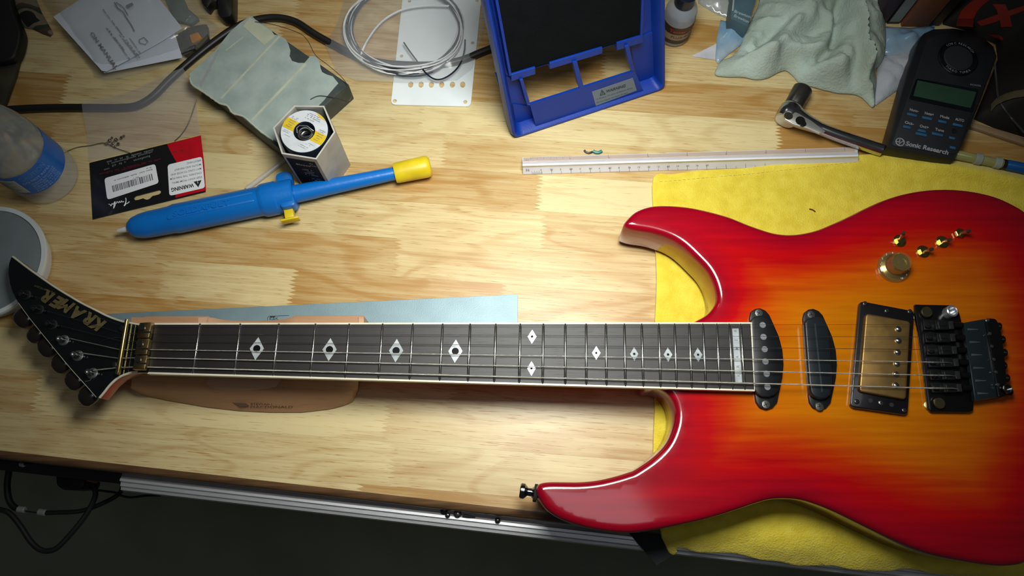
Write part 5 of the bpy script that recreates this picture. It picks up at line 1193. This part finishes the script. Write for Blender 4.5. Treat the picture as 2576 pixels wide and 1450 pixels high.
# ============================================================ things standing at the back right
def standing(name, px0, px1, depth, h, mat, label, cat, zb=0.2, bev=0.8):
    a, b = P(*px0, zb), P(*px1, zb); d = (b - a).normalized(); n_ = V3((-d.y, d.x, 0))
    if n_.y < 0: n_ = -n_
    top = [a, b, b + n_ * depth, a + n_ * depth]; top = [V3((p.x, p.y, h)) for p in top]
    return mk(name, ext(top, (0, 0, -h + zb)), mat, label=label, cat=cat, bev=bev, smooth=30)
standing('book', (2194, 60), (2228, 60), 120, 190, M('cover_plum', (0.045, 0.018, 0.035), 0.5), 'dark plum book standing next to the grey rag', 'book')
bkg = root('binder', P(2245, 50, 0), 'slim grey spined binder standing between the plum and brown boxes', 'binder')
standing_ = lambda n_, p0, p1, dpt, h, mat, off=0: None
a, b = P(2231, 60, 0.2), P(2261, 60, 0.2); dd_ = (b - a).normalized(); nn_ = V3((-dd_.y, dd_.x, 0))
mk('cover', ext([V3((q.x, q.y, 200)) for q in (a, b, b + nn_ * 130, a + nn_ * 130)], (0, 0, -199.8)), M('binder_dark', (0.02, 0.02, 0.022), 0.5), bkg)
mk('spine_label', ext([q - nn_ * 0.5 for q in (a + V3((0.8, 0, 4)), b + V3((-0.8, 0, 4)), b + V3((-.8, 0, 190)), a + V3((.8, 0, 190)))], nn_ * 0.4), M('spine_grey', (0.26, 0.30, 0.29), 0.5), bkg, smooth=0)
standing('carton', (2266, 68), (2334, 69), 120, 180, M('carton_brown', (0.27, 0.10, 0.045), 0.6, col2=(0.22, 0.08, 0.035)), 'orange brown cardboard carton standing behind the tuner', 'carton')
standing('book', (2337, 66), (2362, 66), 120, 200, M('cover_black', (0.018, 0.013, 0.020), 0.5), 'black book standing against the orange brown carton', 'book')
# black tool bag with the red emblem
bgo = [(2372,62),(2425,75),(2505,112),(2510,150),(2475,240),(2450,300),(2500,322),(2576,345),(2700,390),(2950,390),(2950,-250),(2372,-250)]
ob = [(P(u, v, 0.5).x, P(u, v, 0.5).y) for u, v in bgo]
ob = [(a[0] + (b[0] - a[0]) * k / 8, a[1] + (b[1] - a[1]) * k / 8) for a, b in zip(ob, ob[1:] + ob[:1]) for k in range(8)]
ocl = ob
def zbg(x, y, d): return 1 + 70 * (1 - math.exp(-d / 28.0)) + 3 * noise.noise(V3((x, y, 2)) * 0.03) * min(d / 10, 1)
tbg = root('tool_bag', P(2640, 150, 0.5), 'soft black bag with a red cross emblem behind the tuner', 'bag')
mk('bag_fabric', sheet(ob, 6, zbg, lambda x, y, e: max(0.8, zbg(x, y, e) - 0.8)), M('bag_black', (0.013, 0.011, 0.010), 0.75, bump=0.4, bscale=700), tbg, smooth=70)
def onto(u, v, zf, ol, lift=0.8):
    z = 20
    for _ in range(30):
        p = P(u, v, z); z2 = zf(p.x, p.y, dist_to([(p.x, p.y)], ol)[0]); z = z * 0.6 + z2 * 0.4
    return P(u, v, z + lift)
RED = M('emblem_red', (0.30, 0.018, 0.006), 0.6)
def decal(px, name='emblem'):
    pts3 = [onto(2200 + x / 3.452, y / 3.452, zbg, ob) for x, y in px]
    nrm = V3((0, -0.3, 1)).normalized()
    n = len(pts3) // 2; Vv = pts3 + [p - nrm * 0.4 for p in pts3]
    m_ = len(pts3); Fs = []
    for i in range(n - 1): Fs += [(i, i + 1, m_ - 2 - i, m_ - 1 - i), (i + m_, m_ - 1 - i + m_, m_ - 2 - i + m_, i + 1 + m_)]
    Fs += [(i, i + m_, (i + 1) % m_ + m_, (i + 1) % m_) for i in range(m_)]
    return mk(name, (Vv, Fs), RED, tbg, smooth=0)
decal([(712,225),(722,160),(750,100),(800,45),(870,-10),(1010,-10),(935,50),(890,100),(862,160),(855,235)])
decal([(1025,35),(1060,85),(1085,160),(1100,238),(1195,232),(1180,160),(1160,90),(1135,38)])
decal([(888,190),(1000,150),(1120,108),(1298,48),(1298,92),(1150,150),(1030,200),(925,228)])
decal([(985,300),(1060,330),(1100,350),(1120,330),(1070,300),(1000,285)], 'emblem')
mk('strap', loft([[onto(2200 + x / 3.452, (y + o) / 3.452, zbg, ob, 1.5 + k) for o, k in ((0, 0), (30, .6), (62, 0), (30, -1))] for x, y in ((1012,905),(1060,850),(1130,815),(1210,790),(1310,775))]), M('olive_strap', (0.11, 0.095, 0.045), 0.8), tbg, smooth=60)
mk('cord', tube(spline([onto(2200 + x / 3.452, y / 3.452, zbg, ob, 1.5) for x, y in ((1045,560),(1058,700),(1075,850),(1130,950),(1200,1040),(1300,1150))], 4), 1.0, 6), M('cord_grey', (0.06, 0.065, 0.07), 0.6), tbg)
mk('wood_strip', ext([P(u, v, 5) for u, v in ((2443,306),(2500,322),(2576,346),(2760,405),(2760,425),(2576,363),(2500,338),(2440,318))], (0, 0, -4.6)), wood('strip_wood', (0.36, 0.25, 0.14), (0.26, 0.16, 0.08), 0.0, 0.6, 0.5, False), label='thin pale wooden strip lying along the front of the black bag', cat='wood strip', bev=0.6)

# ============================================================ back left corner
mk('black_case', ext(rnd_poly([P(u, v, 14) for u, v in ((-140,-120),(0,-120),(34,30),(54,78),(47,118),(33,148),(0,156),(-140,165))], 8), (0, 0, -13.6)), M('case_black', (0.010, 0.010, 0.011), 0.5), label='black rounded case at the back corner next to the camouflage cloth', cat='case', bev=3, seg=3)
mk('folded_strap', ext([P(u, v, 6) for u, v in ((-60,170),(38,150),(56,92),(60,100),(36,190),(4,278),(-60,330))], (0, 0, -5.5)), M('strap_olive', (0.070, 0.065, 0.035), 0.8, col2=(0.035, 0.028, 0.016), vscale=30), label='dark olive fabric strap in front of the black case', cat='strap', bev=1)
def camo():
    m = M('camo_cloth', (0.03, 0.05, 0.03), 0.9); nt = m.node_tree; N = nt.nodes; L = nt.links
    nz = [n for n in N if n.type == 'TEX_NOISE'][0]; nz.inputs['Scale'].default_value = 28; nz.inputs['Detail'].default_value = 1
    cr = N.new('ShaderNodeValToRGB'); cr.color_ramp.interpolation = 'CONSTANT'; e = cr.color_ramp.elements
    e[0].color = (0.22, 0.19, 0.14, 1); e[1].position = 0.44; e[1].color = (0.09, 0.05, 0.03, 1)
    for p, c in ((0.50, (0.03, 0.05, 0.03, 1)), (0.56, (0.20, 0.17, 0.12, 1)), (0.62, (0.012, 0.012, 0.012, 1))): q = e.new(p); q.color = c
    L.new(nz.outputs['Fac'], cr.inputs[0]); L.new(cr.outputs[0], N['Principled BSDF'].inputs['Base Color']); return m
crumple('camouflage_cloth', [(10,-60),(20,10),(45,50),(62,70),(84,74),(104,84),(126,92),(134,84),(120,58),(104,30),(92,0),(76,-60)], 1.0, 7, camo(), 'crumpled camouflage cloth between the black case and the bagged manual', 'cloth', 12)
mb = root('bagged_manual', P(300, 60, 0), 'white folded instruction sheet with small parts inside a clear bag', 'bagged manual')
PW = M('sheet_white', (0.74, 0.80, 0.90), 0.7, col2=(0.68, 0.74, 0.84), vscale=12)
def sh4(name, px, z, crn, mat=PW, seed=0):
    ot = [(P(u, v, z).x, P(u, v, z).y) for u, v in px]
    ot = [(a[0] + (b[0] - a[0]) * k / 8, a[1] + (b[1] - a[1]) * k / 8) for a, b in zip(ot, ot[1:] + ot[:1]) for k in range(8)]
    return mk(name, sheet(ot, 6, lambda x, y, d: z + crn * noise.noise(V3((x + seed, y, 0)) * 0.02) * min(d / 6, 1), 0.3), mat, mb, smooth=60)
sh4('sheet', [(180,60),(262,184),(459,145),(438,80),(400,40)], 13, 1.5)
sh4('sheet', [(134,42),(215,-10),(300,-60),(370,-60),(400,-4),(459,71),(400,108),(320,152),(268,180),(256,178)], 17, 2.5, seed=40)
ms = [P(u, v, 20) for u, v in ((224, 88), (290, 178))]
text(mb, 'ON MANUAL', P(226, 84, 20), P(291, 176, 20), 3.4, GREYINK, fit=True, bold=0.03)
q = []
for k, ((a, b), (c, d), h) in enumerate((((258,24),(352,148),1.6),((274,78),(312,128),1.6),((300,88),(342,140),1.6),((266,70),(326,150),1.4),((322,92),(352,134),1.4))): q += bars(mb, P(a, b, 20), P(c, d, 20), h, GREYINK, seed=k)
mk('fine_print', join(*q), GREYINK, mb, smooth=0)
mk('diagram', join(tube([P(u, v, 20) for u, v in ((288,6),(296,20),(310,30),(318,44),(330,62),(338,78))], 0.5, 5), tube([P(u, v, 20) for u, v in ((292,6),(302,12),(312,20),(322,38))], 0.4, 5), ext([P(u, v, 20.2) for u, v in ((316,14),(332,6),(336,12),(320,21))], (0, 0, -.2)), tube([P(u, v, 20) for u, v in ((350,100),(362,94),(372,104),(366,112),(352,108))], 0.4, 5, True)), GREYINK, mb)
# parts in the bag
mk('orange_part', ext(rnd_poly([P(u, v, 9) for u, v in ((476,88),(498,80),(508,96),(482,108))], 1.5), (0, 0, -7)), M('part_orange', (0.70, 0.26, 0.01), 0.45), mb, bev=0.6)
mk('dark_part', ext(rnd_poly([P(u, v, 7) for u, v in ((444,86),(480,66),(520,60),(524,96),(500,120),(462,140),(452,118))], 2), (0, 0, -6)), M('part_dark', (0.05, 0.052, 0.04), 0.4, col2=(0.10, 0.09, 0.06), vscale=120), mb, bev=0.6)
sp_ = [P(456 + 38 * k / 120.0, 134 - 14 * k / 120.0, 6) + V3((0, cos(2 * pi * k / 8) * 3.0, sin(2 * pi * k / 8) * 3.0)) for k in range(121)]
mk('spring', tube(sp_, 0.5, 6), STEEL, mb)
mk('foam_part', ext(rnd_poly([P(u, v, 6) for u, v in ((404,-30),(450,-30),(472,20),(500,45),(480,60),(440,50))], 2), (0, 0, -5)), M('part_grey_green', (0.13, 0.17, 0.15), 0.5), mb, bev=0.6)
bgf = [(80,-60),(108,6),(138,50),(190,120),(232,176),(238,196),(270,203),(300,200),(380,180),(465,152),(505,125),(530,100),(556,72),(530,52),(520,20),(490,-20),(470,-60)]
obf = [(P(u, v, 1).x, P(u, v, 1).y) for u, v in bgf]
obf = [(a[0] + (b[0] - a[0]) * k / 6, a[1] + (b[1] - a[1]) * k / 6) for a, b in zip(obf, obf[1:] + obf[:1]) for k in range(6)]
mk('clear_bag', sheet(obf, 3.6, lambda x, y, d: 2.5 + min(d * 1.6, 21) + (1.6 * abs(noise.noise(V3((x, y, 7)) * 0.05)) + 1.5 * noise.noise(V3((x, y * 0.6, 2)) * 0.14)) * min(d / 5, 1)), M('bag_film_shiny', (0.60, 0.64, 0.68), 0.12, alpha=0.20, var=0.02, spec=1.0, coat=0.6), mb, smooth=80)
cl_ = root('spring_clamp', P(560, 0, 0), 'black plastic clamp foot poking in behind the grey box', 'clamp')
mk('foot', ext(rnd_poly([P(u, v, 16) for u, v in ((543,-60),(586,-60),(585,30),(579,41),(556,44),(548,36))], 2.5), (0, 0, -15.6)), BLK, cl_, bev=1)
mk('arm', ext(rnd_poly([P(u, v, 12) for u, v in ((492,-60),(550,-60),(546,4),(530,6),(520,22),(508,8))], 2.5), (0, 0, -11.6)), BLK, cl_, bev=1)

# ============================================================ cables and bits under the left end of the bench
HNG = M('cable_dark', (0.006, 0.006, 0.007), 0.6)
def hang(px, z, r): return tube(spline([P(u, v, z) for u, v in px], 6), r, 10)
mk('hanging_cable', hang([(-60,1270),(0,1283),(24,1292),(50,1322),(75,1360),(98,1382),(120,1387),(145,1378),(180,1342),(212,1302),(234,1264),(240,1238),(228,1212),(216,1186),(212,1158)], -90, 2.6), HNG, label='black cable hanging in the longest loop below the bench edge', cat='cable')
hg = root('hanging_lead', P(60, 1280, -95), 'black lead with two white connectors hanging below the bench', 'cable')
mk('lead', join(hang([(30,1150),(22,1190),(18,1222),(22,1256),(34,1275),(50,1283)], -95, 3.0), hang([(106,1291),(150,1290),(205,1286),(256,1268),(296,1246),(308,1225),(300,1200),(290,1165)], -95, 2.2)), HNG, hg)
mk('thin_link', hang([(50,1283),(80,1289),(106,1291)], -95, 0.7), HNG, hg)
CNW = M('connector_white', (0.25, 0.27, 0.26), 0.5)
for u, v in ((54, 1283), (106, 1290)): mk('connector', lathe([(2.6, -4), (3.4, -3), (3.4, 3), (2.6, 4)], P(u, v, -95), V3((1, -0.1, 0)), 14), CNW, hg)
mk('thin_wire', hang([(228,1200),(240,1230),(262,1236),(290,1240),(306,1248),(330,1252),(366,1248),(404,1247)], -80, 1.1), HNG, label='thin black wire running beside the metal rail below the bench', cat='wire')
mk('mains_adapter', ext(rnd_poly([P(u, v, -70) for u, v in ((140,1196),(200,1196),(214,1214),(204,1232),(160,1234),(142,1222))], 3), (0, 0, -30)), HNG, label='small black adapter block hanging among the cables', cat='adapter', bev=1)
mk('orange_tag', ext([P(u, v, -60) for u, v in ((212,1180),(250,1186),(262,1206),(240,1216),(218,1212))], (0, 0, -2)), M('tag_orange', (0.22, 0.085, 0.02), 0.6), label='dull orange tag among the cables below the bench', cat='tag', smooth=0)
pc_ = P(88, 1176, -50)
mk('toggle_lever', lathe([(2.4, 0), (2.4, 8), (1.6, 14), (2.6, 17), (2.2, 19.5), (.2, 20)], P(86, 1172, -50) - V3((0, 0, 0)), V3((0, 0, 1)), 16), CHROME, label='small shiny metal lever under the bench edge', cat='lever')
mk('power_switch', ext(rnd_poly([P(u, v, -56) for u, v in ((60,1160),(118,1168),(116,1190),(62,1188))], 2), (0, 0, -14)), M('switch_red', (0.10, 0.006, 0.006), 0.5), label='dark red switch block under the bench edge', cat='switch', bev=0.8)
mk('drawer_unit', along([(-40, -40), (2, -40), (2, -46), (14, -48), (14, -54), (-40, -54)], -500, sL - 4), M('unit_dark', (0.018, 0.016, 0.015), 0.5), label='dark shelf front under the left end of the bench', cat='shelf', smooth=0)
# fasteners on the rail
zr = -13.9
for i, (u, v, r, lb_) in enumerate(((1117,1284,4.6,'largest black domed screw on the metal rail'),(1126,1297,3.0,'small dark nut in front of the black domed screw'),(1151,1293,4.6,'silver washered nut in the middle of the rail fasteners'),(1252,1310,3.4,'lone small screw on the rail nearest the guitar horn'))):
    mk('rail_screw', disc(u, v, zr, r * 0.72, 2.2, 18, dome=1.0), DSTEEL if i != 2 else SCR, label=lb_, cat='screw', group='screws and nuts on the front rail')
mk('rail_screw', tube([P(1164, 1297, -12), P(1180, 1300, -12.2), P(1196, 1302, -12.8)], [1.3, 1.1, 0.3], 8), DSTEEL, label='dark screw lying on its side on the metal rail', cat='screw', group='screws and nuts on the front rail')
